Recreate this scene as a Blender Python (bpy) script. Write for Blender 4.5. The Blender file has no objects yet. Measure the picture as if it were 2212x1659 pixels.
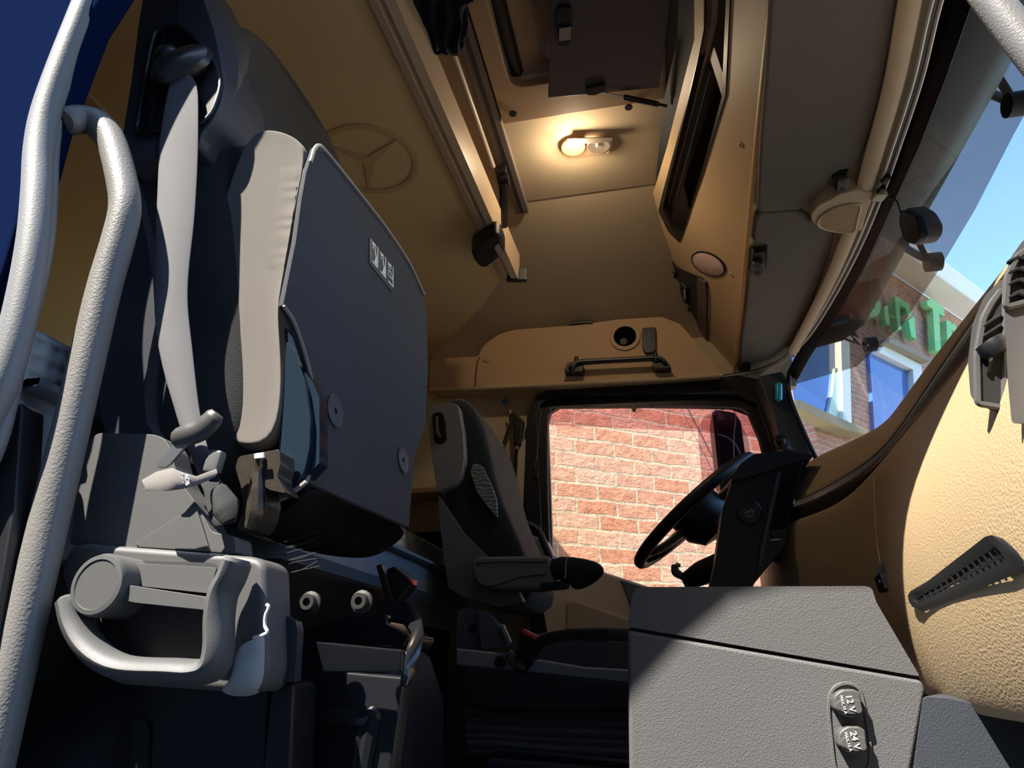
import bpy, bmesh, math, random
from mathutils import Vector, Matrix
random.seed(7)
V = Vector
sc = bpy.context.scene
COL = sc.collection
W_, H_, F_ = 2212.0, 1659.0, 1475.0
CZ = 2.0
PITCH, YAW = math.radians(22.8), math.radians(12.0)
# ---------------------------------------------------------------- camera
cp, sp, cy, sy = math.cos(PITCH), math.sin(PITCH), math.cos(YAW), math.sin(YAW)
FW = V((-sy * cp, cy * cp, sp)); RT = V((cy, sy, 0)); UP = V((sy * sp, -cy * sp, cp))
EYE = V((0, 0, CZ))
cd = bpy.data.cameras.new('camera'); cam = bpy.data.objects.new('camera', cd); COL.objects.link(cam)
cd.sensor_width = 36.0; cd.lens = 36.0 * F_ / W_; cd.clip_start = 0.05; cd.clip_end = 500
cam.matrix_world = Matrix(((RT.x, UP.x, -FW.x, EYE.x), (RT.y, UP.y, -FW.y, EYE.y), (RT.z, UP.z, -FW.z, EYE.z), (0, 0, 0, 1)))
sc.camera = cam
# ---------------------------------------------------------------- light
SUN_AZ, SUN_EL = math.radians(36.9), math.radians(55.9)     # azimuth measured from -Y towards -X
sd = V((-math.sin(SUN_AZ) * math.cos(SUN_EL), -math.cos(SUN_AZ) * math.cos(SUN_EL), math.sin(SUN_EL)))
sl = bpy.data.lights.new('sun', 'SUN'); so = bpy.data.objects.new('sun', sl); COL.objects.link(so)
sl.energy = 7.7; sl.angle = math.radians(0.6); sl.color = (1.0, 0.93, 0.82)
so.rotation_euler = sd.to_track_quat('Z', 'Y').to_euler(); so.location = (0, -3, 8)
wd = bpy.data.worlds.new('sky'); sc.world = wd; wd.use_nodes = True
wn, wl = wd.node_tree.nodes, wd.node_tree.links
wn.clear()
wo = wn.new('ShaderNodeOutputWorld'); wb = wn.new('ShaderNodeBackground'); ws = wn.new('ShaderNodeTexSky')
ws.sky_type = 'NISHITA'; ws.sun_disc = False; ws.sun_elevation = SUN_EL; ws.sun_rotation = math.radians(180) + SUN_AZ
ws.air_density = 1.0; ws.dust_density = 0.3; ws.ozone_density = 6.0
wb.inputs['Strength'].default_value = 0.25
wl.new(ws.outputs[0], wb.inputs['Color']); wl.new(wb.outputs[0], wo.inputs['Surface'])
vs = sc.view_settings
sc.display_settings.display_device = 'sRGB'
vs.view_transform = 'Standard'; vs.look = 'None'; vs.gamma = 1.0; vs.use_curve_mapping = False; vs.exposure = 1.15
sc.cycles.use_denoising = True
sc.cycles.max_bounces = 14; sc.cycles.diffuse_bounces = 8; sc.cycles.transparent_max_bounces = 16
sc.cycles.sample_clamp_indirect = 8.0

# ---------------------------------------------------------------- pixel -> place
def ray(px, py):
    return FW + RT * ((px - W_ / 2) / F_) + UP * ((H_ / 2 - py) / F_)
def at(px, py, Y=None, X=None, z=None, P=None):
    """point on the sight line of a pixel: Y, X absolute; z relative to the eye; P = (point, normal)"""
    r = ray(px, py)
    if P is not None: t = (P[0] - EYE).dot(P[1]) / r.dot(P[1])
    elif Y is not None: t = Y / r.y
    elif X is not None: t = X / r.x
    else: t = z / r.z
    return EYE + r * t
def w(x, y, z): return V((x, y, z + CZ))
def plane3(a, b, c):
    n = (b - a).cross(c - a).normalized()
    if n.dot(EYE - a) < 0: n = -n
    return (a, n)
def proj(p):
    d = p - EYE; f = d.dot(FW)
    return (W_ / 2 + F_ * d.dot(RT) / f, H_ / 2 - F_ * d.dot(UP) / f)

# ---------------------------------------------------------------- materials
def lin(c):
    return tuple(((v / 255) / 12.92 if v / 255 <= .04045 else ((v / 255 + .055) / 1.055) ** 2.4) for v in c) + (1,)
MATS = {}
def M(name, rgb, rough=.5, tex=None, scale=300, bump=.25, metal=0, spec=.5, var=.08, emit=0, coat=0, sheen=0, vscale=6):
    if name in MATS: return MATS[name]
    m = bpy.data.materials.new(name); m.use_nodes = True; MATS[name] = m
    n, l = m.node_tree.nodes, m.node_tree.links
    b = n['Principled BSDF']; c = lin(rgb)
    b.inputs['Base Color'].default_value = c; b.inputs['Roughness'].default_value = rough
    b.inputs['Metallic'].default_value = metal; b.inputs['Specular IOR Level'].default_value = spec
    b.inputs['Coat Weight'].default_value = coat; b.inputs['Coat Roughness'].default_value = .05
    b.inputs['Sheen Weight'].default_value = sheen
    if emit:
        b.inputs['Emission Color'].default_value = c; b.inputs['Emission Strength'].default_value = emit
    tc = n.new('ShaderNodeTexCoord')
    if var:
        nz = n.new('ShaderNodeTexNoise'); nz.inputs['Scale'].default_value = vscale; nz.inputs['Detail'].default_value = 5
        l.new(tc.outputs['Object'], nz.inputs['Vector'])
        mx = n.new('ShaderNodeMix'); mx.data_type = 'RGBA'
        mx.inputs['A'].default_value = tuple(v * (1 - var) for v in c[:3]) + (1,)
        mx.inputs['B'].default_value = tuple(min(1, v * (1 + var)) for v in c[:3]) + (1,)
        l.new(nz.outputs['Fac'], mx.inputs['Factor']); l.new(mx.outputs['Result'], b.inputs['Base Color'])
    if tex:
        bp = n.new('ShaderNodeBump'); bp.inputs['Strength'].default_value = bump; bp.inputs['Distance'].default_value = .001
        if tex == 'leather':
            vo = n.new('ShaderNodeTexVoronoi'); vo.feature = 'SMOOTH_F1'; vo.inputs['Scale'].default_value = scale
            vo.inputs['Smoothness'].default_value = .6
            l.new(tc.outputs['Object'], vo.inputs['Vector']); l.new(vo.outputs['Distance'], bp.inputs['Height'])
        elif tex == 'noise':
            t = n.new('ShaderNodeTexNoise'); t.inputs['Scale'].default_value = scale; t.inputs['Detail'].default_value = 3
            l.new(tc.outputs['Object'], t.inputs['Vector']); l.new(t.outputs['Fac'], bp.inputs['Height'])
        elif tex == 'weave':
            t = n.new('ShaderNodeTexWave'); t.inputs['Scale'].default_value = scale; t.bands_direction = 'DIAGONAL'
            t.inputs['Distortion'].default_value = 2; t.inputs['Detail'].default_value = 1
            l.new(tc.outputs['Object'], t.inputs['Vector']); l.new(t.outputs['Fac'], bp.inputs['Height'])
        elif tex == 'zigzag':
            t = n.new('ShaderNodeTexWave'); t.inputs['Scale'].default_value = scale; t.bands_direction = 'Z'
            t.inputs['Distortion'].default_value = 6; t.inputs['Detail Scale'].default_value = 1.5; t.inputs['Detail'].default_value = 1
            l.new(tc.outputs['Object'], t.inputs['Vector']); l.new(t.outputs['Fac'], bp.inputs['Height'])
            m2 = n.new('ShaderNodeMix'); m2.data_type = 'RGBA'
            m2.inputs['A'].default_value = tuple(v * .3 for v in c[:3]) + (1,); m2.inputs['B'].default_value = c
            l.new(t.outputs['Fac'], m2.inputs['Factor']); l.new(m2.outputs['Result'], b.inputs['Base Color'])
        elif tex == 'dimple':
            t = n.new('ShaderNodeTexVoronoi'); t.feature = 'SMOOTH_F1'; t.inputs['Smoothness'].default_value = 1; t.inputs['Scale'].default_value = scale; t.inputs['Randomness'].default_value = .3
            l.new(tc.outputs['Object'], t.inputs['Vector']); l.new(t.outputs['Distance'], bp.inputs['Height'])
            bp.inputs['Distance'].default_value = .02
        l.new(bp.outputs['Normal'], b.inputs['Normal'])
    return m
def glass(name, rgb, refl=1.0, rough=0.0):
    if name in MATS: return MATS[name]
    m = bpy.data.materials.new(name); m.use_nodes = True; MATS[name] = m
    n, l = m.node_tree.nodes, m.node_tree.links; n.clear()
    o = n.new('ShaderNodeOutputMaterial'); t = n.new('ShaderNodeBsdfTransparent'); g = n.new('ShaderNodeBsdfGlossy')
    t.inputs['Color'].default_value = tuple(v / 255 for v in rgb) + (1,); g.inputs['Roughness'].default_value = rough
    f = n.new('ShaderNodeFresnel'); f.inputs['IOR'].default_value = 1.45
    mu = n.new('ShaderNodeMath'); mu.operation = 'MULTIPLY'; mu.inputs[1].default_value = .5 * refl
    x = n.new('ShaderNodeMixShader')
    l.new(f.outputs[0], mu.inputs[0]); l.new(mu.outputs[0], x.inputs['Fac']); l.new(t.outputs[0], x.inputs[1]); l.new(g.outputs[0], x.inputs[2])
    l.new(x.outputs[0], o.inputs['Surface'])
    return m
def brickmat(name, c1, c2, mortar, sc_=1.0, squash=1.0):
    m = bpy.data.materials.new(name); m.use_nodes = True; MATS[name] = m
    n, l = m.node_tree.nodes, m.node_tree.links; b = n['Principled BSDF']; b.inputs['Roughness'].default_value = .9
    tc = n.new('ShaderNodeTexCoord'); nz = n.new('ShaderNodeTexNoise'); nz.inputs['Scale'].default_value = 9; nz.inputs['Detail'].default_value = 4
    mv = n.new('ShaderNodeMix'); mv.data_type = 'RGBA'; mv.blend_type = 'LINEAR_LIGHT'; mv.inputs['Factor'].default_value = .012
    l.new(tc.outputs['UV'], nz.inputs['Vector']); l.new(tc.outputs['UV'], mv.inputs['A']); l.new(nz.outputs['Color'], mv.inputs['B'])
    br = n.new('ShaderNodeTexBrick'); br.inputs['Scale'].default_value = 1
    br.inputs['Brick Width'].default_value = .215 * sc_; br.inputs['Row Height'].default_value = .072 * sc_ * squash; br.inputs['Mortar Size'].default_value = .007 * sc_
    br.inputs['Mortar Smooth'].default_value = .25; br.inputs['Bias'].default_value = 0
    br.inputs['Color1'].default_value = lin(c1); br.inputs['Color2'].default_value = lin(c2); br.inputs['Mortar'].default_value = lin(mortar)
    l.new(mv.outputs['Result'], br.inputs['Vector'])
    n2 = n.new('ShaderNodeTexNoise'); n2.inputs['Scale'].default_value = 22; n2.inputs['Detail'].default_value = 6; n2.inputs['Roughness'].default_value = .7
    l.new(tc.outputs['UV'], n2.inputs['Vector'])
    rp = n.new('ShaderNodeMapRange'); rp.inputs['From Min'].default_value = .3; rp.inputs['From Max'].default_value = .7; rp.inputs['To Min'].default_value = .72; rp.inputs['To Max'].default_value = 1.22
    l.new(n2.outputs['Fac'], rp.inputs['Value'])
    mm = n.new('ShaderNodeVectorMath'); mm.operation = 'SCALE'; l.new(br.outputs['Color'], mm.inputs[0]); l.new(rp.outputs['Result'], mm.inputs['Scale'])
    l.new(mm.outputs['Vector'], b.inputs['Base Color'])
    ad = n.new('ShaderNodeMath'); ad.operation = 'SUBTRACT'; l.new(n2.outputs['Fac'], ad.inputs[0]); l.new(br.outputs['Fac'], ad.inputs[1])
    bp = n.new('ShaderNodeBump'); bp.inputs['Strength'].default_value = .8; bp.inputs['Distance'].default_value = .012
    l.new(ad.outputs[0], bp.inputs['Height']); l.new(bp.outputs['Normal'], b.inputs['Normal'])
    return m

# ---------------------------------------------------------------- geometry (all return verts, faces)
def cr(pts, n=6, closed=False):
    pts = [V(p) for p in pts]; k = len(pts); out = []
    rng = range(k) if closed else range(k - 1)
    for i in rng:
        p1, p2 = pts[i], pts[(i + 1) % k]
        p0 = pts[(i - 1) % k] if (closed or i > 0) else p1 * 2 - p2
        p3 = pts[(i + 2) % k] if (closed or i + 2 < k) else p2 * 2 - p1
        for j in range(n):
            t = j / n; a, b = t * t, t * t * t
            out.append(.5 * (2 * p1 + (p2 - p0) * t + (2 * p0 - 5 * p1 + 4 * p2 - p3) * a + (3 * p1 - p0 - 3 * p2 + p3) * b))
    if not closed: out.append(pts[-1])
    return out
def S(pts, n=5): return [(p.x, p.y) for p in cr([(a, b, 0) for a, b in pts], n, True)]
def rpoly(pts, r, n=4):
    """polygon with rounded corners (pixel or plane 2-d)"""
    out = []; k = len(pts)
    for i in range(k):
        p = V((*pts[i], 0)); a = V((*pts[i - 1], 0)) - p; b = V((*pts[(i + 1) % k], 0)) - p
        ra = min(r, a.length * .45); rb = min(r, b.length * .45); q0 = p + a.normalized() * ra; q1 = p + b.normalized() * rb
        for j in range(n + 1):
            t = j / n; q = q0 * (1 - t) ** 2 + p * 2 * t * (1 - t) + q1 * t * t; out.append((q.x, q.y))
    return out
def _bev(vs_, fs, width, seg, ang=28):
    bm = bmesh.new(); vv = [bm.verts.new(v) for v in vs_]
    for f in fs:
        try: bm.faces.new([vv[i] for i in f])
        except ValueError: pass
    bmesh.ops.recalc_face_normals(bm, faces=bm.faces)
    es = [e for e in bm.edges if len(e.link_faces) == 2 and e.calc_face_angle(0) > math.radians(ang)]
    if width and es:
        bmesh.ops.bevel(bm, geom=es, offset=width, segments=seg, profile=.5, affect='EDGES', clamp_overlap=True)
    bm.verts.index_update()
    r = ([v.co.copy() for v in bm.verts], [[v.index for v in f.verts] for f in bm.faces]); bm.free()
    return r
def g_prism(poly, vec, bevel=0, seg=2):
    poly = [V(p) for p in poly]; vec = V(vec); k = len(poly)
    vs_ = poly + [p + vec for p in poly]
    fs = [list(range(k))[::-1], list(range(k, 2 * k))] + [[i, (i + 1) % k, k + (i + 1) % k, k + i] for i in range(k)]
    return _bev(vs_, fs, bevel, seg)
def pr(px, Y, dY, bevel=0, seg=2): return g_prism([at(x, y, Y=Y) for x, y in px], (0, dY, 0), bevel, seg)
def pp(px, P, d, bevel=0, seg=2, off=0):
    """outline on plane P (offset off towards the eye), thickness d away from the eye"""
    return g_prism([at(x, y, P=P) + P[1] * off for x, y in px], -P[1] * d, bevel, seg)
def g_ring(outer, inner, vec, bevel=0):
    o = [V(p) for p in outer]; i_ = [V(p) for p in inner]; vec = V(vec); k = len(o)
    vs_ = o + i_ + [p + vec for p in o] + [p + vec for p in i_]; fs = []
    for a in range(k):
        b = (a + 1) % k
        fs += [[a, b, k + b, k + a], [2 * k + b, 2 * k + a, 3 * k + a, 3 * k + b], [a, 2 * k + a, 2 * k + b, b], [k + a, k + b, 3 * k + b, 3 * k + a]]
    return _bev(vs_, fs, bevel, 2, 40)
def g_grid(rows):
    rows = [[V(p) for p in r] for r in rows]; m = len(rows[0]); vs_ = [p for r in rows for p in r]
    return vs_, [[i * m + j, i * m + j + 1, (i + 1) * m + j + 1, (i + 1) * m + j] for i in range(len(rows) - 1) for j in range(m - 1)]
def g_loft(loops, cap=True):
    m = len(loops[0]); vs_ = [V(p) for l in loops for p in l]
    fs = [[i * m + j, i * m + (j + 1) % m, (i + 1) * m + (j + 1) % m, (i + 1) * m + j] for i in range(len(loops) - 1) for j in range(m)]
    if cap: fs += [list(range(m))[::-1], [(len(loops) - 1) * m + j for j in range(m)]]
    return vs_, fs
def g_tube(path, r, n=10, sm=6, closed=False, flat=1.0, up=None, cap=True):
    """swept tube; r number or per-point list; flat squeezes across 'up'"""
    k = len(path); rr = r if isinstance(r, (list, tuple)) else [r] * k
    pts = cr([V((*p, )) for p in path], sm, closed) if sm > 1 else [V(p) for p in path]
    rads = []
    for i in range(len(pts)):
        t = i / max(1, sm) if sm > 1 else i; a = int(t) % k; b = (a + 1) % k if closed else min(a + 1, k - 1)
        rads.append(rr[min(a, k - 1)] * (1 - (t - int(t))) + rr[b] * (t - int(t)))
    loops = []; nrm = None; L = len(pts)
    for i, p in enumerate(pts):
        d = (pts[(i + 1) % L] - pts[i - 1]) if closed or 0 < i < L - 1 else (pts[1] - pts[0] if i == 0 else pts[-1] - pts[-2])
        d.normalize()
        if up is not None: nrm = (V(up) - d * V(up).dot(d)).normalized()
        elif nrm is None:
            q = V((0, 0, 1)) if abs(d.z) < .9 else V((1, 0, 0)); nrm = (q - d * q.dot(d)).normalized()
        else: nrm = (nrm - d * nrm.dot(d)).normalized()
        bi = d.cross(nrm)
        loops.append([p + (nrm * math.cos(2 * math.pi * a / n) * flat + bi * math.sin(2 * math.pi * a / n)) * rads[i] for a in range(n)])
    if closed: loops.append(loops[0])
    elif cap:
        def shrink(lp, c, f): return [c + (q - c) * f for q in lp]
        d0 = (pts[0] - pts[1]).normalized() * rads[0] * .35; d1 = (pts[-1] - pts[-2]).normalized() * rads[-1] * .35
        loops = [[q + d0 for q in shrink(loops[0], pts[0], .75)]] + loops + [[q + d1 for q in shrink(loops[-1], pts[-1], .75)]]
    return g_loft(loops, not closed)
def g_box(c, s, rot=None, bevel=0, seg=2):
    R = rot if isinstance(rot, Matrix) else (Matrix.Rotation(rot, 3, 'Z') if rot else Matrix.Identity(3))
    c = V(c); h = V(s) / 2
    vs_ = [c + R @ V((x * h.x, y * h.y, z * h.z)) for x in (-1, 1) for y in (-1, 1) for z in (-1, 1)]
    return _bev(vs_, [[0, 1, 3, 2], [4, 6, 7, 5], [0, 4, 5, 1], [2, 3, 7, 6], [0, 2, 6, 4], [1, 5, 7, 3]], bevel, seg)
def g_lathe(o, axis, prof, n=24, sx=1.0, xdir=None, sy=1.0, cap=True):
    """prof: [(radius, height along axis)], first/last closed if radius 0"""
    a = V(axis).normalized(); q = V(xdir) if xdir is not None else (V((0, 0, 1)) if abs(a.z) < .9 else V((1, 0, 0)))
    x = (q - a * q.dot(a)).normalized(); y = a.cross(x); o = V(o)
    loops = [[o + a * h + (x * math.cos(2 * math.pi * i / n) * sx + y * math.sin(2 * math.pi * i / n) * sy) * max(r, 1e-5) for i in range(n)] for r, h in prof]
    return g_loft(loops, cap)
def g_text(body, o, xd, yd, size, ext=.0004):
    cu = bpy.data.curves.new('t', 'FONT'); cu.body = body; cu.size = size; cu.extrude = ext; cu.align_x = 'CENTER'; cu.align_y = 'CENTER'; cu.resolution_u = 3
    t = bpy.data.objects.new('t', cu); COL.objects.link(t); dg = bpy.context.evaluated_depsgraph_get()
    me = bpy.data.meshes.new_from_object(t.evaluated_get(dg))
    xd = V(xd).normalized(); nd = xd.cross(V(yd)).normalized(); yd = nd.cross(xd)
    vs_ = [V(o) + xd * v.co.x + yd * v.co.y + nd * v.co.z for v in me.vertices]; fs = [list(p.vertices) for p in me.polygons]
    bpy.data.objects.remove(t); bpy.data.curves.remove(cu); bpy.data.meshes.remove(me)
    return vs_, fs

def on(px, py, obs, off=0.0):
    """where a sight line meets finished objects, lifted off towards the eye"""
    from mathutils.bvhtree import BVHTree
    dg = bpy.context.evaluated_depsgraph_get(); r = ray(px, py).normalized(); best = 99
    for o in obs:
        if o.name not in BV:
            e = o.evaluated_get(dg); m = e.to_mesh(); mw = e.matrix_world
            BV[o.name] = BVHTree.FromPolygons([mw @ v.co for v in m.vertices], [list(q.vertices) for q in m.polygons])
        h = BV[o.name].ray_cast(EYE, r)
        if h[0] is not None and h[3] < best: best = h[3]
    return EYE + r * ((best if best < 90 else 1.2) - off)
BV = {}
# ---------------------------------------------------------------- objects
ORG = {}
def _tags(o, label, cat, group, kind):
    if label: o['label'] = label
    if cat: o['category'] = cat
    if group: o['group'] = group
    if kind: o['kind'] = kind
def T(name, label, cat, loc, group=None, kind=None):
    o = bpy.data.objects.new(name, None); COL.objects.link(o); o.empty_display_size = .05
    o.location = loc; ORG[o.name] = V(loc); _tags(o, label, cat, group, kind); return o
def ob(name, mat, *geos, parent=None, label=None, cat=None, group=None, kind=None, subd=0, solid=0, soff=-1, sharp=38, uv=None, flat=False):
    vs_, fs = [], []
    for a, b in geos:
        k = len(vs_); vs_ += a; fs += [[i + k for i in f] for f in b]
    lo = V([min(v[i] for v in vs_) for i in range(3)]); hi = V([max(v[i] for v in vs_) for i in range(3)])
    c = (lo + hi) / 2
    if parent is None: c.z = lo.z
    me = bpy.data.meshes.new(name); me.from_pydata([v - c for v in vs_], [], fs); me.validate()
    bm = bmesh.new(); bm.from_mesh(me)
    bmesh.ops.recalc_face_normals(bm, faces=bm.faces)
    for f in bm.faces: f.smooth = not flat
    for e in bm.edges:
        if len(e.link_faces) == 2 and e.calc_face_angle(0) > math.radians(sharp) and not subd: e.smooth = False
    if uv:
        ul = bm.loops.layers.uv.new('UVMap'); du, dv = V(uv[0]), V(uv[1])
        for f in bm.faces:
            for lp in f.loops:
                q = lp.vert.co + c; lp[ul].uv = (q.dot(du), q.dot(dv))
    bm.to_mesh(me); bm.free()
    o = bpy.data.objects.new(name, me); COL.objects.link(o); me.materials.append(mat)
    if parent is not None:
        o.parent = parent; o.location = c - ORG[parent.name]
    else: o.location = c
    ORG[o.name] = c
    if solid:
        m = o.modifiers.new('solid', 'SOLIDIFY'); m.thickness = solid; m.offset = soff
    if not subd and not flat:
        m = o.modifiers.new('wn', 'WEIGHTED_NORMAL'); m.keep_sharp = True; m.weight = 80
    if subd:
        m = o.modifiers.new('sub', 'SUBSURF'); m.levels = subd; m.render_levels = subd
    _tags(o, label, cat, group, kind)
    return o
def st(name, mat, *g, **k): return ob(name, mat, *g, kind='structure', **k)

# palette
tan = M('tan_plastic', (196, 172, 136), .55, 'noise', 900, .12)
tanroof = M('tan_headliner', (172, 154, 126), .8, 'noise', 1500, .25)
tangr = M('tan_grained_dash', (168, 146, 113), .5, 'leather', 330, .55, var=.05)
beige = M('beige_door_card', (204, 192, 172), .6, 'noise', 900, .15)
greyp = M('grey_grained_plastic', (86, 86, 87), .5, 'leather', 520, .5, spec=.4)
greyd = M('charcoal_plastic', (66, 68, 72), .5, 'noise', 1200, .2, spec=.4)
greys = M('soft_grey_foam', (118, 116, 113), .45, 'leather', 420, .32, spec=.45)
blackp = M('black_plastic', (24, 25, 28), .42, 'noise', 1200, .12)
blackg = M('gloss_black_metal', (16, 17, 20), .16, None, spec=.6)
rubber = M('black_rubber', (20, 20, 22), .5, None, spec=.35)
velour = M('black_velour', (32, 34, 35), .95, 'noise', 700, .8, sheen=.25, var=.25, vscale=60, spec=.15)
cloth = M('charcoal_cloth', (56, 58, 63), .9, 'weave', 260, .35, sheen=.12, spec=.2)
gathered = M('grey_stretch_fabric', (104, 99, 94), .85, 'weave', 330, .4, sheen=.1, spec=.2)
visorg = M('taupe_visor_cloth', (112, 103, 93), .85, 'noise', 900, .2)
silver = M('satin_aluminium', (205, 196, 184), .35, metal=.35)
chrome = M('bright_steel', (200, 205, 212), .15, metal=1)
white = M('white_print', (235, 236, 238), .6)
blue = M('navy_body_paint', (15, 26, 58), .5, coat=0, spec=0, var=.02)
# ================================================================ the cab shell
FZ = -0.42
def XYZ(pts, Y): return [w(x, Y, z) for x, z in pts]
st('floor', M('dark_floor_mat', (26, 28, 31), .7, 'noise', 200, .3), g_box(w(-.1, 1.55, FZ - .02), (2.9, 2.25, .04)))
# door side of the cab with the open doorway
opening = [(-.74, -.95), (-.70, 0), (-.665, .4), (-.675, .62), (-.665, .78), (-.63, .89), (-.585, .97), (-.513, 1.06), (-.43, 1.14), (-.35, 1.20), (-.27, 1.22), (.40, 1.22), (.52, 1.18), (.70, .90), (1.02, .42), (1.02, -.95)]
outer = [(1.2, -.95), (1.2, .5), (.75, 1.15), (.62, 1.75), (-1.5, 1.75), (-1.5, -.95)]
st('wall_right', blue, g_prism(XYZ(opening + outer, .50), (0, .04, 0), .006))
# inside lining of the doorway side, tan, seen only from further in
st('trim_1', tan, g_prism(XYZ([(-.84, -.42), (-.80, .98), (-.74, 1.14), (-.46, 1.25), (.40, 1.25), (.40, 1.45), (-1.4, 1.45), (-1.4, -.42)], .545), (0, .02, 0)))
# door seal: fat lip and thin lip running up the rear edge of the doorway
seal = [(-420, 1500), (-180, 1180), (-30, 900), (18, 780), (52, 640), (72, 520), (80, 420), (84, 330), (98, 250), (132, 150), (190, 0), (240, -140)]
lip = [(-420, 1600), (-180, 1280), (-30, 1010), (14, 880), (40, 760), (74, 640), (98, 520), (106, 420), (110, 330), (122, 255), (160, 160), (220, 0), (272, -140)]
st('trim_2', M('grey_door_seal', (122, 122, 122), .5, 'noise', 500, .35), g_tube([at(x, y, Y=.505) for x, y in seal], .0162, 12),
   g_tube([at(x, y, Y=.518) for x, y in lip], .0092, 10))
st('trim_3', blackp, g_prism([at(x, y, Y=.53) for x, y in [(18, 870), (42, 868), (46, 880), (30, 1100), (-20, 1400), (-220, 1659), (-330, 1659), (-100, 1100)]], (0, .03, 0), .004))
# back wall and far side wall
st('wall_rear', M('rear_wall_liner', (190, 156, 104), .85, 'noise', 1500, .2), g_box(w(-1.37, 1.55, .6), (.04, 2.2, 2.1)))
WY = 2.57
wl_poly = [(-1.39, FZ), (-.445, FZ), (-.445, 1.0), (.56, 1.0), (.56, 1.25), (-1.39, 1.36)]
st('wall_left', M('side_liner', (198, 180, 148), .75, 'noise', 1200, .2), g_prism(XYZ(wl_poly, WY), (0, .04, 0)))
# roof liner: flat middle, folds down to the far side wall; opening for the hatch
prof = [(.515, 1.30), (.62, 1.42), (.8, 1.485), (1.0, 1.5)]
x0, x1 = -1.39, .32
def strip(pf): return g_grid([[w(x0, y, z), w(x1, y, z)] for y, z in pf])
st('ceiling', tanroof, strip([(.52, 1.30), (.62, 1.43), (.72, 1.5)]), g_ring([w(*p, 1.5) for p in [(-1.39, .72), (-.6, .72), (.32, .72), (.32, 1.3), (.32, 1.885), (-.6, 1.885), (-1.39, 1.885), (-1.39, 1.3)]],
   [w(*p, 1.5) for p in [(-.30, .80), (-.1, .76), (.10, .80), (.10, 1.1), (.10, 1.36), (-.1, 1.38), (-.30, 1.36), (-.30, 1.1)]], (0, 0, .03)),
   strip([(1.89, 1.497), (2.1, 1.455), (2.3, 1.39), (2.48, 1.31), (2.57, 1.24)]), solid=.012, soff=1)
PC = (w(0, 0, 1.499), V((0, 0, -1)))
ceil_o = bpy.data.objects['ceiling']
for (px, py, r) in [(1183, 388, .010), (1347, 371, .016), (1366, 380, .010), (1248, 261, .011)]:
    ob('screw_hole', blackp if r < .012 else tan, g_lathe(at(px, py, P=PC), (0, 0, -1), [(0, -.002), (r, -.002), (r, .0025), (r * .5, .001), (0, .001)], 16), parent=ceil_o)
# cab end ahead of the roof liner, above the windscreen (outside roof front, dark)
st('trim_11', M('cab_front_shell', (14, 14, 11), .5, spec=.2), g_prism([w(.575, .42, 1.085), w(.72, .42, 1.115), (w(.80, .42, 1.17)), w(.845, .42, 1.25), w(.87, .42, 1.5), w(.60, .42, 1.8), w(.33, .42, 1.8), w(.33, .42, 1.3), w(.4, .42, 1.12)], (0, 2.05, 0), .03, 3))
st('ground', M('yard_paving', (140, 138, 132), .9, 'noise', 30, .3), g_box((0, 0, -.05), (60, 60, .1)))

# tall dark wall, added out of view behind the camera to block sky light
st('sky_block_wall', M('sky_block_dark', (46, 47, 50), .8), g_box((0, -4.2, 4.3), (26, .3, 8.6)))

# roof hatch
rh = T('roof_hatch', 'tan framed roof hatch recess with dark lining in the ceiling', 'roof hatch', w(-.1, 1.08, 1.47))
hfr = M('hatch_frame_plastic', (166, 138, 106), .6, 'noise', 900, .15)
hin = rpoly([(-.295, .62), (.1, .62), (.1, 1.375), (-.295, 1.375)], .05, 4); hout = rpoly([(-.345, .52), (.12, .52), (.12, 1.50), (-.345, 1.50)], .01, 4)
ob('frame', hfr, g_ring([w(*p, 1.465) for p in hout], [w(*p, 1.465) for p in hin], (0, 0, .034), .004), parent=rh)
ob('lining', blackp, g_box(w(-.262, .98, 1.55), (.03, .76, .13), Matrix.Rotation(.25, 3, 'Y'), .004), parent=rh)
ob('inner_frame', hfr, g_prism([w(x, .6, z) for x, z in [(-.26, 1.50), (-.20, 1.52), (-.13, 1.60), (-.26, 1.62)]], (0, .78, 0), .01), g_box(w(0, 1.33, 1.56), (.28, .10, .12), None, .012), parent=rh)
ob('cover', M('navy_hatch_cover', (10, 16, 36), .4), g_box(w(-.05, 1.0, 1.63), (.55, .85, .02)), parent=rh)
for px, py in [(1108, 245), (1358, 231)]:
    p = at(px, py, z=1.4625); ob('screw_hole', blackp, g_lathe(p, (0, 0, -1), [(0, 0), (.011, 0), (.011, .003), (.006, .0035), (0, .003)], 14), parent=rh)

# ================================================================ outside: brick buildings seen through the glass
W2P = (w(2.8, 6.7, 0), V((.756, -.654, 0)).normalized()); D2 = V((.654, .756, 0)).normalized()
bmat2 = brickmat('red_brick_house', (190, 142, 118), (166, 126, 106), (196, 182, 164), .6)
bmat1 = brickmat('pale_red_brick', (226, 158, 122), (240, 198, 168), (232, 214, 180), 1.0)
bd = T('brick_building', 'brick building with tall blue glazed windows behind the windscreen', 'building', (2.8, 6.9, 0))
ztop = at(2000, 640, P=W2P).z
Q = V((W2P[0].x, W2P[0].y, 0)); nb = -W2P[1] * .3
def onw(t, z): return Q + D2 * t + V((0, 0, z))
ob('brick_facade', bmat2, g_prism([onw(-2.6, 0), onw(7, 0), onw(7, ztop), onw(-2.6, ztop)], nb), parent=bd, uv=(D2, (0, 0, 1)))
ob('cornice', M('white_cornice', (232, 232, 228), .6), g_prism([onw(-2.7, ztop), onw(7, ztop), onw(7, ztop + .28), onw(-2.7, ztop + .28)], W2P[1] * .25, .02), parent=bd)
gl2 = M('blue_reflecting_pane', (64, 104, 176), .06, None, spec=.9, var=.1, vscale=1)
wfr = M('white_window_frame', (226, 232, 226), .5)
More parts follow.
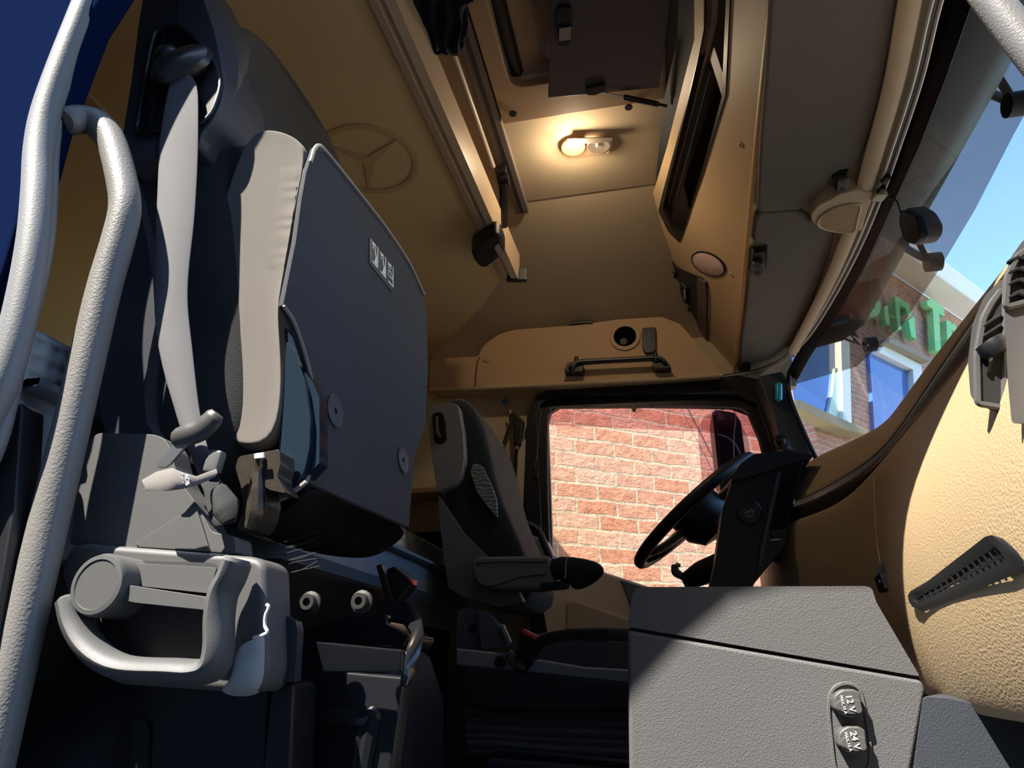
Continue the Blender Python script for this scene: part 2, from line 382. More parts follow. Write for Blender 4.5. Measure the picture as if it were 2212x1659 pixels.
def bwin(pane, frames, sill=None):
    ob('pane', gl2, pp(pane, W2P, .05, off=.03), parent=bd)
    ob('window_frame', wfr, *[pp(f, W2P, .1, .01, off=.08) for f in frames], parent=bd)
bwin([(1690, 780), (1800, 730), (1800, 925), (1700, 890)], [[(1795, 735), (1815, 745), (1818, 935), (1798, 926)]])
bwin([(1870, 765), (1955, 800), (1962, 930), (1882, 950)], [[(1878, 768), (1888, 752), (1972, 794), (1960, 808)], [(1952, 805), (1972, 794), (1976, 910), (1958, 935)]])
ob('curtain', M('pale_curtain', (196, 226, 214), .9), pp([(1790, 800), (1796, 800), (1797, 922), (1772, 910), (1785, 850)], W2P, .02, off=.05), parent=bd)
ob('sill', M('mossy_sill', (156, 144, 112), .9, 'noise', 40, .6, var=.3), pp([(1690, 873), (1735, 893), (1840, 938), (1842, 950), (1790, 938), (1690, 892)], W2P, .12, .01, off=.12), parent=bd)
ob('lintel', M('window_lintel', (150, 140, 120), .9), pp([(1886, 742), (1975, 784), (1972, 792), (1884, 752)], W2P, .1, off=.14), parent=bd)
sg = T('shop_sign', 'raised green lettering on the brick building beyond the windscreen', 'sign', at(1990, 700, P=W2P))
green = M('mint_green_letter', (126, 206, 132), .6)
def let(shape, off=.10): ob('letter', green, pp(shape, W2P, .06, .004, off=off), parent=sg)
let([(1978, 660), (1990, 652), (2016, 672), (2018, 692), (2006, 685), (2009, 770), (1996, 764), (1992, 676), (1980, 668)])          # T
let([(2021, 700), (2031, 702), (2032, 708), (2040, 705), (2044, 716), (2044, 728), (2033, 720), (2034, 768), (2024, 766)])          # r
let([(2046, 718), (2056, 724), (2060, 740), (2050, 772), (2044, 766), (2052, 740), (2046, 730)])                                      # a
let([(1938, 700), (1951, 692), (1955, 742), (1944, 735)])                                                                               # i
let([(1885, 672), (1893, 668), (1897, 712), (1888, 708)])                                                                               # n
let([(1908, 650), (1918, 652), (1942, 668), (1944, 690), (1934, 690), (1933, 676), (1919, 668), (1922, 722), (1914, 718)])
let(S([(1842, 668), (1850, 690), (1866, 694), (1876, 684), (1878, 662), (1868, 662), (1864, 678), (1856, 674), (1852, 664)], 3))
# nearer wall right beside the cab
W1D = V((.816, .578, 0)).normalized(); W1N = V((.578, -.816, 0)).normalized(); Q1 = V((0, 3.35, 0))
bw = ob('brick_wall', bmat1, g_prism([Q1 + W1D * -1.15, Q1 + W1D * 1.02, Q1 + W1D * 1.02 + V((0, 0, 5.2)), Q1 + W1D * -1.15 + V((0, 0, 5.2))], -W1N * .3), uv=(W1D, (0, 0, 1)),
        label='sunlit pale red brick wall filling the driver door window', cat='brick wall')
P1 = (Q1, W1N)

# ================================================================ windscreen, header and outside visor
tl = [(2120, -120, .62), (2062, 0, .575), (2010, 160, .565), (1960, 300, .56), (1905, 430, .555), (1850, 560, .55), (1790, 672, .53), (1735, 760, .50), (1706, 815, .47)]
wst = [at(x, y, z=1.045) for x, y, _ in tl]
# windscreen pane: top edge from the photo, bottom edge at the cowl
bot = [w(.99, .5, .42), w(1.02, .75, .42), w(1.05, 1.0, .42), w(1.06, 1.25, .42), w(1.06, 1.5, .42), w(1.05, 1.8, .42), w(1.02, 2.1, .42), w(.94, 2.35, .42), w(.80, 2.48, .42)]
wt = [V((a.x + .01, a.y, a.z)) for a in wst]
rows = [[a.lerp(b, t) + V((.05 * math.sin(math.pi * t), 0, .04 * math.sin(math.pi * t))) for a, b in zip(wt, bot)] for t in (0, .25, .5, .75, 1)]
win = st('window_1', glass('windscreen_glass', (240, 246, 245), .12), g_grid(rows), solid=.005)
nrm = V((.75, 0, .6))
frit = M('black_frit_band', (7, 8, 11), .4, spec=.15)
def band(pts, wd_, d, off=(0, 0, 0)):
    """flat strip following pts, widened along d"""
    d = V(d); return g_grid([[p + V(off) for p in pts], [p + V(off) + d * wd_ for p in pts]])
ob('black_border', frit, band(wst, .055, (.62, 0, -.55), (-.012, 0, .012)), parent=win, solid=.004)
# far pillar of the windscreen
st('trim_4', M('dark_pillar_trim', (58, 62, 66), .5, 'noise', 900, .15), g_prism([at(x, y, Y=2.40) for x, y in [(1636, 812), (1690, 800), (1703, 822), (1712, 870), (1756, 985), (1700, 1010), (1672, 905)]], (0, .12, 0), .01))
st('trim_5', rubber, g_tube([at(x, y, Y=2.39) for x, y in [(1704, 812), (1705, 850), (1722, 900), (1760, 985), (1800, 1060)]], .008, 8))
# header panel between the overhead shelf and the glass
he_in = [at(x, y, z=1.075) for x, y in [(1700, -140), (1677, 0), (1660, 160), (1640, 330), (1622, 500), (1604, 660), (1592, 790), (1590, 806)]]
he_out = [at(x, y, z=1.05) for x, y in [(2116, -140), (2058, 0), (2006, 160), (1940, 330), (1880, 480), (1790, 660), (1716, 770), (1640, 812)]]
hm = [[a.lerp(b, t) + V((0, 0, .02 * math.sin(math.pi * t))) for a, b in zip(he_in, he_out)] for t in (0, .3, .55, .8, 1)]
st('trim_6', tan, g_grid(hm), solid=.02, soff=1)
# soft ridge between visors and track
rid = [at(x, y, z=1.040) for x, y in [(1990, -140), (1965, 0), (1930, 180), (1888, 330), (1850, 460), (1800, 590), (1745, 700), (1712, 760)]]
st('trim_7', tan, g_tube(rid, .020, 10, flat=.45, up=(0, 0, 1)))
trk = [(2078, -140), (2024, 0), (1983, 170), (1938, 310), (1896, 430), (1850, 540), (1795, 645), (1742, 728), (1692, 776), (1640, 800), (1560, 814)]
tk = T('curtain_track', 'slim double aluminium curtain track curving along the windscreen header', 'curtain track', at(1896, 430, z=1.04))
trp = [at(x, y, z=1.035) for x, y in trk]
ob('rail', silver, g_tube([p + V((-.007, 0, 0)) for p in trp], .0035, 8), g_tube([p + V((.008, 0, 0)) for p in trp], .0035, 8), parent=tk)
ob('channel', M('track_channel', (96, 92, 88), .6), g_tube([p + V((0, 0, .004)) for p in trp], .0085, 8, flat=.4, up=(0, 0, 1)), parent=tk)
ob('glider', blackp, *[g_box(at(x, y, z=1.03), (.014, .022, .014), .2, .002) for x, y in [(1913, 386), (1903, 410)]], parent=tk)
ob('end_clip', M('cream_clip', (214, 206, 170), .5), g_box(at(1899, 424, z=1.028), (.028, .026, .012), .25, .002), parent=tk)

# smoked outside visor on its brackets
vz = T('outside_visor', 'smoked transparent outside sun visor above the windscreen', 'visor', w(.8, 1.5, 1.1))
smoke = glass('smoked_visor', (158, 146, 134), .05, .02)
vtop = [at(x, y, X=X) for x, y, X in [(2075, -130, .66), (2035, 50, .655), (1985, 240, .65), (1935, 370, .645), (1880, 500, .64), (1820, 620, .62), (1765, 720, .59), (1712, 800, .53)]]
vbot = [at(x, y, X=X) for x, y, X in [(2420, -130, .92), (2300, 90, .92), (2190, 290, .92), (2105, 455, .92), (2030, 580, .90), (1950, 700, .86), (1850, 792, .76), (1704, 834, .56)]]
ob('visor_sheet', smoke, g_grid([[a.lerp(b, t) for a, b in zip(vtop, vbot)] for t in (0, .5, 1)]), parent=vz, solid=.004)
bkm = M('bracket_black', (40, 38, 36), .6)
def bracket(quad, X, hl=None):
    ob('bracket', bkm, g_tube([at(x, y, X=X) for x, y in quad[0]], quad[2], 8, 3, flat=.5), g_tube([at(x, y, X=X) for x, y in quad[1]], quad[2] * .8, 8, 3, flat=.5),
       g_lathe(at(*quad[0][-1], X=X), (1, 0, 0), [(0, -.02), (quad[2] * 1.7, -.02), (quad[2] * 1.7, .02), (0, .02)], 14), parent=vz)
    if hl: ob('bracket_tab', white, *[g_prism([at(x, y, X=X - .02) for x, y in h], (.004, 0, 0)) for h in hl], parent=vz)
bracket(([(2050, 182), (2100, 190), (2160, 210), (2195, 225)], [(2110, 120), (2150, 160), (2180, 205)], .017), .89,
        [[(2062, 128), (2080, 130), (2078, 170), (2060, 168)], [(2078, 168), (2108, 184), (2107, 187), (2076, 172)]])
bracket(([(1932, 520), (1960, 538), (1990, 555), (2016, 566)], [(1972, 500), (1988, 530), (2000, 556)], .017), .89,
        [[(1925, 490), (1934, 498), (1934, 516), (1927, 506)], [(1930, 514), (1950, 526), (1948, 529), (1930, 518)]])
bracket(([(1812, 722), (1840, 735), (1865, 742), (1880, 744)], [(1826, 700), (1840, 716), (1850, 735)], .016), .83,
        [[(1818, 716), (1828, 730), (1842, 736), (1838, 728), (1826, 722)], [(1842, 726), (1872, 742), (1876, 748), (1860, 744)]])
# camera pod behind the glass
cpod = T('dash_camera', 'black pod hanging at the top of the windscreen with thin cable', 'camera', at(1970, 490, X=.62))
ob('pod_body', blackp, g_prism([at(x, y, X=.60) for x, y in rpoly([(1944, 452), (1978, 470), (1988, 512), (1974, 530), (1950, 520), (1940, 480)], 8)], (.02, 0, 0), .004), parent=cpod)
ob('pod_cover', M('brown_grey_pod', (96, 86, 78), .4), g_prism([at(x, y, X=.625) for x, y in rpoly([(1956, 446), (1984, 462), (2000, 490), (1998, 512), (1986, 528), (1970, 530)], 10)], (.035, 0, 0), .008), parent=cpod)
ob('cable', rubber, g_tube([at(x, y, X=.60) for x, y in [(1912, 436), (1926, 428), (1938, 436), (1946, 460)]], .002, 6), parent=cpod)
# ================================================================ overhead shelf over the windscreen
PF = plane3(at(1675, 0, z=1.08), at(1590, 800, z=1.08), at(1420, 450, Y=2.0))
oh = T('overhead_shelf', 'tan moulded overhead storage unit with long black compartment', 'overhead storage', at(1560, 400, P=PF))
ohm = M('overhead_tan', (202, 174, 134), .5, 'noise', 900, .12)
comp = [(1528, -60), (1584, -60), (1580, 0), (1570, 205), (1560, 240), (1468, 522), (1445, 500), (1424, 455), (1432, 420), (1508, 140), (1522, 100)]
body = [(1690, -140), (1675, 0), (1650, 240), (1625, 480), (1605, 660), (1592, 800), (1530, 808), (1531, 660), (1528, 612), (1470, 585), (1452, 545), (1404, 520), (1402, 470), (1412, 430), (1500, 90), (1496, -140)]
def ppg(o, i, P, d, off=0): return g_ring([at(x, y, P=P) + P[1] * off for x, y in o], [at(x, y, P=P) + P[1] * off for x, y in i], -P[1] * d)
# face as outer/inner ring pieces around the compartment
ro = [(1500, -140), (1690, -140), (1675, 0), (1648, 250), (1622, 500), (1592, 805), (1530, 806), (1531, 650), (1522, 605), (1468, 580), (1406, 520), (1404, 440), (1440, 320), (1478, 170), (1500, 85), (1499, 0)]
ri = [(1528, -140), (1584, -140), (1580, 0), (1570, 205), (1556, 252), (1520, 372), (1500, 430), (1484, 480), (1468, 522), (1446, 500), (1424, 456), (1432, 420), (1462, 310), (1494, 190), (1512, 120), (1524, 60)]
bR = [(1584, -140), (1690, -140), (1675, 0), (1648, 250), (1622, 500), (1592, 805), (1530, 806), (1531, 650), (1522, 605), (1470, 582), (1468, 522), (1500, 430), (1520, 372), (1556, 252), (1570, 205), (1580, 0)]
bL = [(1499, -140), (1528, -140), (1524, 60), (1512, 120), (1494, 190), (1462, 310), (1432, 420), (1424, 456), (1446, 500), (1468, 522), (1470, 582), (1406, 520), (1404, 440), (1440, 320), (1478, 170), (1500, 85)]
ob('shelf_body', ohm, pp(bR, PF, .03), pp(bL, PF, .03), parent=oh)
ob('compartment_rim', M('dark_brown_rim', (34, 30, 28), .35), ppg(ri, [(a + (1506 - a) * .12 + (0), b + (240 - b) * .03) for a, b in ri], PF, .02, .004), parent=oh)
ob('compartment', M('black_compartment', (14, 14, 16), .6), pp(comp, PF, .004, off=-.09), parent=oh)
ob('compartment_net', M('grey_net_edge', (52, 54, 56), .7), pp([(1510, 150), (1520, 165), (1452, 430), (1440, 470), (1432, 460), (1440, 425)], PF, .006, off=-.02), parent=oh)
ob('divider', M('tan_divider', (120, 94, 68), .5), pp([(1530, 110), (1562, 205), (1554, 235), (1520, 130)], PF, .02, off=-.015), parent=oh)
# lower lip of the shelf: rounded bright edge
edge = [at(x, y, P=PF) + PF[1] * .002 for x, y in [(1688, -140), (1673, 0), (1647, 250), (1621, 500), (1600, 700), (1590, 802)]]
ob('front_edge', M('golden_tan_edge', (204, 166, 108), .45), g_tube(edge, .011, 10), parent=oh)
for px, py in [(1601, 313), (1580, 592)]:
    p = at(px, py, P=PF); ob('screw', tan, g_lathe(p, PF[1], [(0, -.002), (.009, -.002), (.009, .002), (.005, .003), (.004, .0), (0, .0)], 14), parent=oh)
# tan side face towards the rear with the open locker behind it
ob('end_panel', M('end_panel_tan', (160, 128, 92), .6), g_prism([at(x, y, P=PF) for x, y in [(1404, 440), (1412, 520), (1440, 545), (1464, 735), (1445, 735), (1408, 500)]], (-.01, .02, .02), .003), parent=oh)
# locker mouth (dark) and its lid
lk = T('overhead_locker', 'open roof locker with dark grey lid held up by gas strut', 'locker', at(1440, 200, Y=1.5))
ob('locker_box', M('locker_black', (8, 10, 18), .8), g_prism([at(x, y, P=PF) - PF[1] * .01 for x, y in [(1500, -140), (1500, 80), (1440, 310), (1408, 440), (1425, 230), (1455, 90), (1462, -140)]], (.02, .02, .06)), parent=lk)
lidm = M('dark_grey_lid', (84, 78, 78), .35, 'noise', 600, .1, var=.12, vscale=12)
ob('lid', lidm, g_prism([at(x, y, z=1.405) for x, y in [(1196, -140), (1184, 212), (1300, 202), (1424, 190), (1470, -140)]], (0, 0, .012), .003), parent=lk)
lt = ob('latch', blackp, g_prism([at(x, y, z=1.402) for x, y in rpoly([(1204, 8), (1234, 6), (1236, 60), (1232, 90), (1208, 94), (1200, 50)], 8)], (0, 0, -.014), .003), parent=lk)
ob('latch_tab', M('grey_latch_tab', (150, 138, 126), .4), g_prism([at(x, y, z=1.386) for x, y in [(1208, 60), (1234, 56), (1233, 83), (1207, 87)]], (0, 0, -.004), .001), parent=lt)
s0, s1 = at(1276, 195, z=1.395), at(1440, 229, P=PF)
mid = s0.lerp(s1, .44)
ob('gas_strut', blackg, g_tube([mid, s1.lerp(s0, .12)], .0075, 12, 1), g_tube([s1.lerp(s0, .12), s1], .004, 10, 1), parent=lk)
ob('strut_rod', chrome, g_tube([s0, mid], .0028, 10, 1), parent=lk)
ob('strut_mount', blackp, g_prism([at(x, y, z=1.402) for x, y in rpoly([(1264, 185), (1290, 178), (1308, 176), (1308, 190), (1285, 200), (1266, 200)], 6)], (0, 0, -.012), .003), parent=lk)
# oval reading lamp
rl = T('reading_lamp', 'oval clear reading lamp set in the tan overhead shelf', 'lamp', at(1530, 570, P=PF))
ce = at(1530, 570, P=PF); xd = at(1566, 570, P=PF) - ce; yd = at(1530, 552, P=PF) - ce
rx = xd.length; ry = yd.length
ob('bezel', blackp, g_lathe(ce, PF[1], [(0, .0005), (rx, .0005), (rx, .003), (rx * .95, .004), (0, .004)], 28, 1, xd, ry / rx), parent=rl)
ob('lens', M('pinkish_lens', (208, 182, 172), .12, None, spec=.8, var=.25, vscale=40), g_lathe(ce + PF[1] * .003, PF[1], [(0, -.001), (rx * .93, 0), (rx * .7, .006), (rx * .3, .009), (0, .0095)], 28, 1, xd, ry / rx), parent=rl)
# switch panel
sw = T('switch_panel', 'black radio and switch panel at the far end of overhead shelf', 'switch panel', at(1490, 690, P=PF))
ob('panel', M('switch_panel_black', (40, 41, 44), .4, 'noise', 900, .1), pp(rpoly([(1438, 545), (1470, 580), (1520, 600), (1530, 612), (1530, 806), (1500, 775), (1466, 735)], 5), PF, .0055, .002, off=.006), parent=sw)
ob('panel_edge', M('brownish_panel_edge', (104, 92, 88), .45), pp(rpoly([(1510, 597), (1528, 606), (1530, 640), (1529, 800), (1512, 790)], 4), PF, .009, .002, off=.010), parent=sw)
for sh in [[(1449, 574), (1465, 588), (1466, 622), (1450, 604)], [(1476, 604), (1490, 620), (1490, 654), (1478, 642)], [(1455, 640), (1472, 655), (1474, 690), (1458, 678)], [(1476, 655), (1494, 664), (1495, 715), (1480, 705)], [(1470, 690), (1482, 700), (1482, 735), (1472, 728)]]:
    k = ob('switch', blackp, pp(rpoly(sh, 3), PF, .009, .002, off=.016), parent=sw)
    cxm = sum(a for a, _ in sh) / 4; cym = sum(b for _, b in sh) / 4
    ob('marking', M('grey_marking', (190, 186, 180), .5), pp([(cxm + 2, cym - 11), (cxm + 6, cym - 9), (cxm + 6, cym + 12), (cxm + 2, cym + 10)], PF, .001, off=.0185), parent=k)
ob('red_switch', M('red_switch_mark', (206, 30, 60), .4), pp([(1470, 730), (1482, 720), (1483, 724), (1471, 733)], PF, .003, off=.019), parent=sw)
# plug and coiled cord
cc = T('coiled_cord', 'black coiled cord with power plug hanging from the switch panel', 'cord', at(1452, 740, P=PF))
pcl = [at(x, y, P=PF) + PF[1] * .04 for x, y in [(1424, 748), (1426, 770), (1434, 795), (1445, 812), (1458, 821), (1468, 818)]]
cpts = cr(pcl, 22); hel = []
for i, p in enumerate(cpts):
    a = i * 1.55; hel.append(p + V((math.cos(a) * .009, 0, 0)) + V((0, 1, 0)) * math.sin(a) * .009)
ob('coil', rubber, g_tube(hel, .0028, 6, 2), parent=cc)
ob('cable', rubber, g_tube([at(x, y, P=PF) + PF[1] * .03 for x, y in [(1468, 818), (1478, 800), (1480, 770), (1472, 750), (1464, 738)]], .005, 8), g_tube([at(x, y, P=PF) + PF[1] * .035 for x, y in [(1424, 748), (1428, 732), (1440, 716), (1450, 708)]], .0025, 8), parent=cc)
ob('plug', blackp, g_lathe(at(1462, 722, P=PF) + PF[1] * .016, PF[1] + V((-.4, 0, -.2)), [(0, 0), (.018, 0), (.02, .02), (.014, .045), (0, .048)], 16), parent=cc)
ob('connector', M('copper_connector', (196, 160, 140), .3, metal=.6), g_tube([at(1450, 708, P=PF) + PF[1] * .035, at(1462, 697, P=PF) + PF[1] * .02], .006, 10, 1), parent=cc)

# sun visors under the header
PV = (w(0, 0, 1.062), V((0, 0, -1)))
v1 = T('sun_visor', 'long taupe sun visor panel over the windscreen, nearer the doorway', 'sun visor', at(1750, 250, P=PV), 'taupe sun visors along the windscreen header')
vis1 = [(1668, -140), (1944, -140), (1946, 0), (1925, 100), (1893, 240), (1872, 300), (1846, 352), (1830, 358), (1812, 362), (1796, 372), (1786, 395), (1764, 415), (1740, 440), (1724, 447), (1700, 448), (1640, 452), (1634, 442), (1640, 300), (1652, 150), (1660, 0)]
ob('panel', visorg, pp(vis1, PV, .022, .008, 3, off=.012), parent=v1)
def clip(px, parent, s=1.0, blk=None):
    ob('clip_mount', blackp, pp(rpoly(blk, 6), PV, .02, .003, off=.016), parent=parent)
    ob('clip', M('dark_clip', (70, 66, 62), .4), pp(rpoly(px, 6), PV, .012, .003, off=.03), parent=parent)
    cx_ = sum(a for a, _ in px) / len(px); cy_ = sum(b for _, b in px) / len(px)
    for d in (-10 * s, 9 * s): ob('clip_hole', blackp, pp(S([(cx_ - 7, cy_ + d), (cx_, cy_ + d - 5), (cx_ + 7, cy_ + d), (cx_, cy_ + d + 5)], 3), PV, .002, off=.0315), parent=parent)
clip([(1804, 366), (1830, 362), (1826, 392), (1802, 398)], v1, 1, [(1796, 372), (1806, 362), (1832, 358), (1828, 394), (1800, 400)])
v2 = T('sun_visor', 'shorter taupe sun visor panel at the far driver end of header', 'sun visor', at(1690, 620, P=PV), 'taupe sun visors along the windscreen header')
vis2 = [(1636, 462), (1650, 458), (1720, 452), (1736, 460), (1748, 474), (1806, 482), (1794, 540), (1770, 610), (1742, 690), (1726, 735), (1700, 765), (1640, 790), (1596, 800), (1600, 740), (1612, 640), (1616, 582), (1650, 576), (1654, 528), (1626, 520), (1630, 480)]
ob('panel', visorg, pp(vis2, PV, .022, .008, 3, off=.004), parent=v2)
clip([(1622, 551), (1648, 549), (1646, 574), (1622, 576)], v2, 1, [(1622, 536), (1650, 534), (1652, 580), (1618, 584)])
ob('hinge', blackp, pp(rpoly([(1594, 784), (1620, 780), (1622, 798), (1594, 800)], 4), PV, .02, .003, off=.012), parent=v2)
# tweeter pod
sk = T('speaker', 'small tan speaker pod with perforated grille between the sun visors', 'speaker', at(1810, 440, P=PV))
pod = [(1748, 456), (1746, 440), (1760, 420), (1790, 405), (1808, 394), (1846, 385), (1880, 392), (1880, 402), (1866, 438), (1856, 476), (1812, 480), (1776, 476)]
ob('pod', tan, pp(rpoly(pod, 8), PV, .05, .008, 3, off=.034), parent=sk)
gri = S([(1768, 466), (1762, 454), (1770, 440), (1795, 425), (1822, 417), (1852, 416), (1846, 445), (1838, 474), (1800, 475)], 3)
gm = M('tan_speaker_grille', (150, 122, 86), .6)
gn, gl_ = gm.node_tree.nodes, gm.node_tree.links
if 'Voronoi Texture' not in gn:
    t = gn.new('ShaderNodeTexVoronoi'); t.inputs['Scale'].default_value = 170; t.inputs['Randomness'].default_value = 0
    tcx = gn.new('ShaderNodeTexCoord'); gl_.new(tcx.outputs['Object'], t.inputs['Vector'])
    rmp = gn.new('ShaderNodeValToRGB'); rmp.color_ramp.elements[0].position = .32; rmp.color_ramp.elements[1].position = .42
    rmp.color_ramp.elements[0].color = lin((40, 32, 24)); rmp.color_ramp.elements[1].color = lin((168, 138, 98))
    gl_.new(t.outputs['Distance'], rmp.inputs['Fac']); gl_.new(rmp.outputs['Color'], gn['Principled BSDF'].inputs['Base Color'])
ob('grille', gm, pp(gri, PV, .004, .001, off=.0365), parent=sk)
gr_o = [at(x, y, P=PV) + V((0, 0, -.036)) for x, y in gri]
ob('grille_rim', tan, g_tube(gr_o, .003, 6, 1, closed=True), parent=sk)

# ================================================================ dome lamp
PL = (w(0, 0, 1.495), V((0, 0, -1)))
dl = T('dome_lamp', 'clear ceiling lamp with its left bulb glowing amber', 'ceiling lamp', at(1262, 306, P=PL))
dshape = rpoly([(1200, 290), (1235, 286), (1322, 284), (1322, 305), (1308, 322), (1272, 326), (1240, 331), (1218, 328), (1206, 312)], 12)
ob('housing', M('lamp_housing', (190, 176, 160), .25, None, metal=.4), pp(dshape, PL, .004, .001, off=.002), parent=dl)
def refl(px, py, rx_, ry_, m):
    c = at(px, py, P=PL) + V((0, 0, -.004)); xx = at(px + rx_, py, P=PL) - at(px, py, P=PL); yy = at(px, py - ry_, P=PL) - at(px, py, P=PL)
    return ob('reflector', m, g_lathe(c, (0, 0, -1), [(xx.length * .3, -.001), (xx.length * .35, .002), (xx.length, .014), (xx.length * .96, .015), (xx.length * .3, .003)], 24, 1, xx, yy.length / xx.length), parent=dl)
refl(1238, 309, 26, 18, M('amber_reflector', (240, 190, 110), .3, metal=.5)); refl(1292, 306, 25, 16, M('clear_reflector', (200, 190, 180), .15, metal=.7))
bl = at(1239, 303, P=PL) + V((0, 0, -.012))
ob('bulb', M('lit_bulb', (255, 176, 70), .3, emit=14, var=0), g_lathe(bl, (0, .3, -1), [(0, -.006), (.005, -.004), (.006, .002), (.004, .007), (0, .009)], 14), parent=dl)
ob('unlit_bulb', M('unlit_bulb', (220, 214, 206), .1), g_lathe(at(1290, 306, P=PL) + V((0, 0, -.012)), (0, .3, -1), [(0, -.006), (.005, -.004), (.006, .002), (.004, .007), (0, .009)], 14), parent=dl)
ob('lens', glass('clear_lens', (250, 244, 236), .8, .05), pp(dshape, PL, .003, .001, off=.026), parent=dl)
ob('lens_edge', M('frosted_edge', (110, 102, 96), .2), pp([(1236, 286), (1322, 284), (1321, 292), (1290, 296), (1250, 297), (1232, 294)], PL, .003, off=.024), parent=dl)
pl_ = bpy.data.lights.new('dome_bulb_light', 'POINT'); plo = bpy.data.objects.new('dome_bulb_light', pl_); COL.objects.link(plo)
pl_.energy = 2.0; pl_.color = (1.0, .80, .56); pl_.shadow_soft_size = .02; plo.location = bl + V((0, 0, -.035))

# ================================================================ upper bunk, its strap, rails and curtain
ub = T('upper_bunk', 'tan upper bunk board with embossed star ring emblem and cream edge rail', 'bunk', w(-.85, 1.3, 1.25))
bk = [w(-.47, .54, 1.25), at(1092, 590, z=1.25), at(1040, 665, z=1.25), at(932, 773, z=1.25) , w(-1.27, 2.54, 1.25), w(-1.27, .54, 1.25)]
bk[4].y = bk[3].y
bunkm = M('bunk_underside', (216, 186, 134), .8, 'noise', 1100, .3, var=.05)
ob('board', bunkm, g_prism(bk, (0, 0, .07), .008), parent=ub)
PB = (w(0, 0, 1.25), V((0, 0, -1)))
r0, r1 = at(770, -140, P=PB), at(1104, 596, P=PB)
rlm = M('cream_rail', (196, 172, 142), .4)
rail_sec = [(-.035, .0), (-.03, -.012), (-.012, -.016), (-.006, -.008), (.002, -.008), (.004, -.020), (.026, -.020), (.03, .03), (.03, .08), (-.035, .08)]
dr = (r1 - r0).normalized(); sx_ = V((dr.y, -dr.x, 0))
ob('edge_rail', rlm, g_loft([[p + sx_ * a + V((0, 0, b)) for a, b in rail_sec] for p in (r0, r1)]), parent=ub, sharp=20)
ob('rear_rail', rlm, g_prism([at(x, y, z=1.245) for x, y in [(150, 176), (158, 170), (290, 308), (284, 318)]], (0, 0, .03)), parent=ub)
ob('rail_end_cap', blackp, g_box(at(1116, 594, P=PB), (.07, .02, .05), .2, .004), parent=ub)
ec = at(797, 347, P=PB); eR = (at(889, 325, P=PB) - ec).length
emb = M('embossed_tan', (196, 164, 112), .8)
em = ob('emblem', emb, g_tube([ec + V((math.cos(t * math.pi / 24) * eR, math.sin(t * math.pi / 24) * eR, -.001)) for t in range(48)], .010, 6, 1, closed=True, flat=.35, up=(0, 0, 1)), parent=ub)
tips = [(at(x, y, P=PB) - ec).normalized() for x, y in [(873, 288), (722, 318), (796, 442)]]
sh_ = []
for i in range(3):
    a, b = tips[i], tips[(i + 1) % 3]; sh_ += [ec + a * eR, ec + (a + b).normalized() * eR * .13]
star = g_prism([p + V((0, 0, -.001)) for p in sh_], (0, 0, -.002))
ob('emblem_star', emb, star, parent=ub)
# strap from the roof rail to the bunk with a padded buckle
br = T('bunk_strap', 'black bunk strap with boxy padded buckle at the bunk edge', 'strap', at(1060, 525, z=1.22))
sp0 = at(1083, 372, z=1.44)
ob('webbing', rubber, g_tube([sp0, at(1088, 420, z=1.38), at(1087, 490, z=1.27)], .014, 8, 4, flat=.12, up=(0, 1, 0)), parent=br)
ob('rail_hook', blackp, g_box(at(1084, 378, z=1.44), (.035, .06, .03), .1, .006), g_box(at(1090, 392, z=1.42), (.03, .05, .02), .1, .004), parent=br)
pbz = 1.215; PBU = (w(0, 0, pbz), V((0, 0, -1)))
bko = rpoly([(1018, 528), (1022, 518), (1068, 486), (1082, 492), (1092, 522), (1086, 534), (1052, 562), (1036, 560), (1024, 545)], 6)
ob('buckle', M('black_buckle', (28, 27, 26), .45), pp(bko, PBU, .05, .012, 3, off=.03), parent=br)
ob('buckle_window', M('cream_gap', (176, 158, 138), .5), pp(rpoly([(1068, 515), (1077, 507), (1087, 527), (1079, 538)], 2), PBU, .004, off=.033), parent=br)
# roof rails
rr_ = T('curtain_rail', 'grey slotted curtain rail on the roof liner beside the hatch', 'rail', w(-.37, 1.2, 1.48))
ob('profile', M('taupe_rail', (110, 100, 92), .45), g_box(w(-.372, 1.2, 1.483), (.046, 1.46, .03), None, .004), parent=rr_)
ob('slot', M('dark_slot', (40, 36, 34), .6), g_box(w(-.372, 1.2, 1.4675), (.012, 1.44, .004)), parent=rr_)
hr = ob('hanging_bar', M('pale_bar', (176, 160, 142), .4), g_tube([w(-.412, .52, 1.452), w(-.412, 1.75, 1.452)], .008, 10, 1), g_box(w(-.412, .6, 1.475), (.012, .012, .05)), g_box(w(-.412, 1.7, 1.475), (.012, .012, .05)),
        label='thin pale bar under the roof between bunk and curtain rail', cat='rail')
# bundled curtain
cu_rows = []
for i in range(9):
    t = i / 8; y = -60 + 182 * t; xl = 868 + 57 * t + 4 * math.sin(t * 9); xr = 990 + 14 * t + 7 * math.sin(t * 13)
    cu_rows.append([at(xl + (xr - xl) * j / 12, y + 4 * math.sin(j * 1.2), z=1.32 + .014 * math.sin(j * 1.7 + t * 7) + .010 * math.sin(t * 15 + j)) for j in range(13)])
ob('bundled_curtain', M('navy_curtain_cloth', (26, 28, 38), .9, 'weave', 300, .2, spec=.15), g_grid(cu_rows), subd=2, solid=.05, soff=1,
   label='bundled dark navy curtain stuffed above the upper bunk rail', cat='curtain')
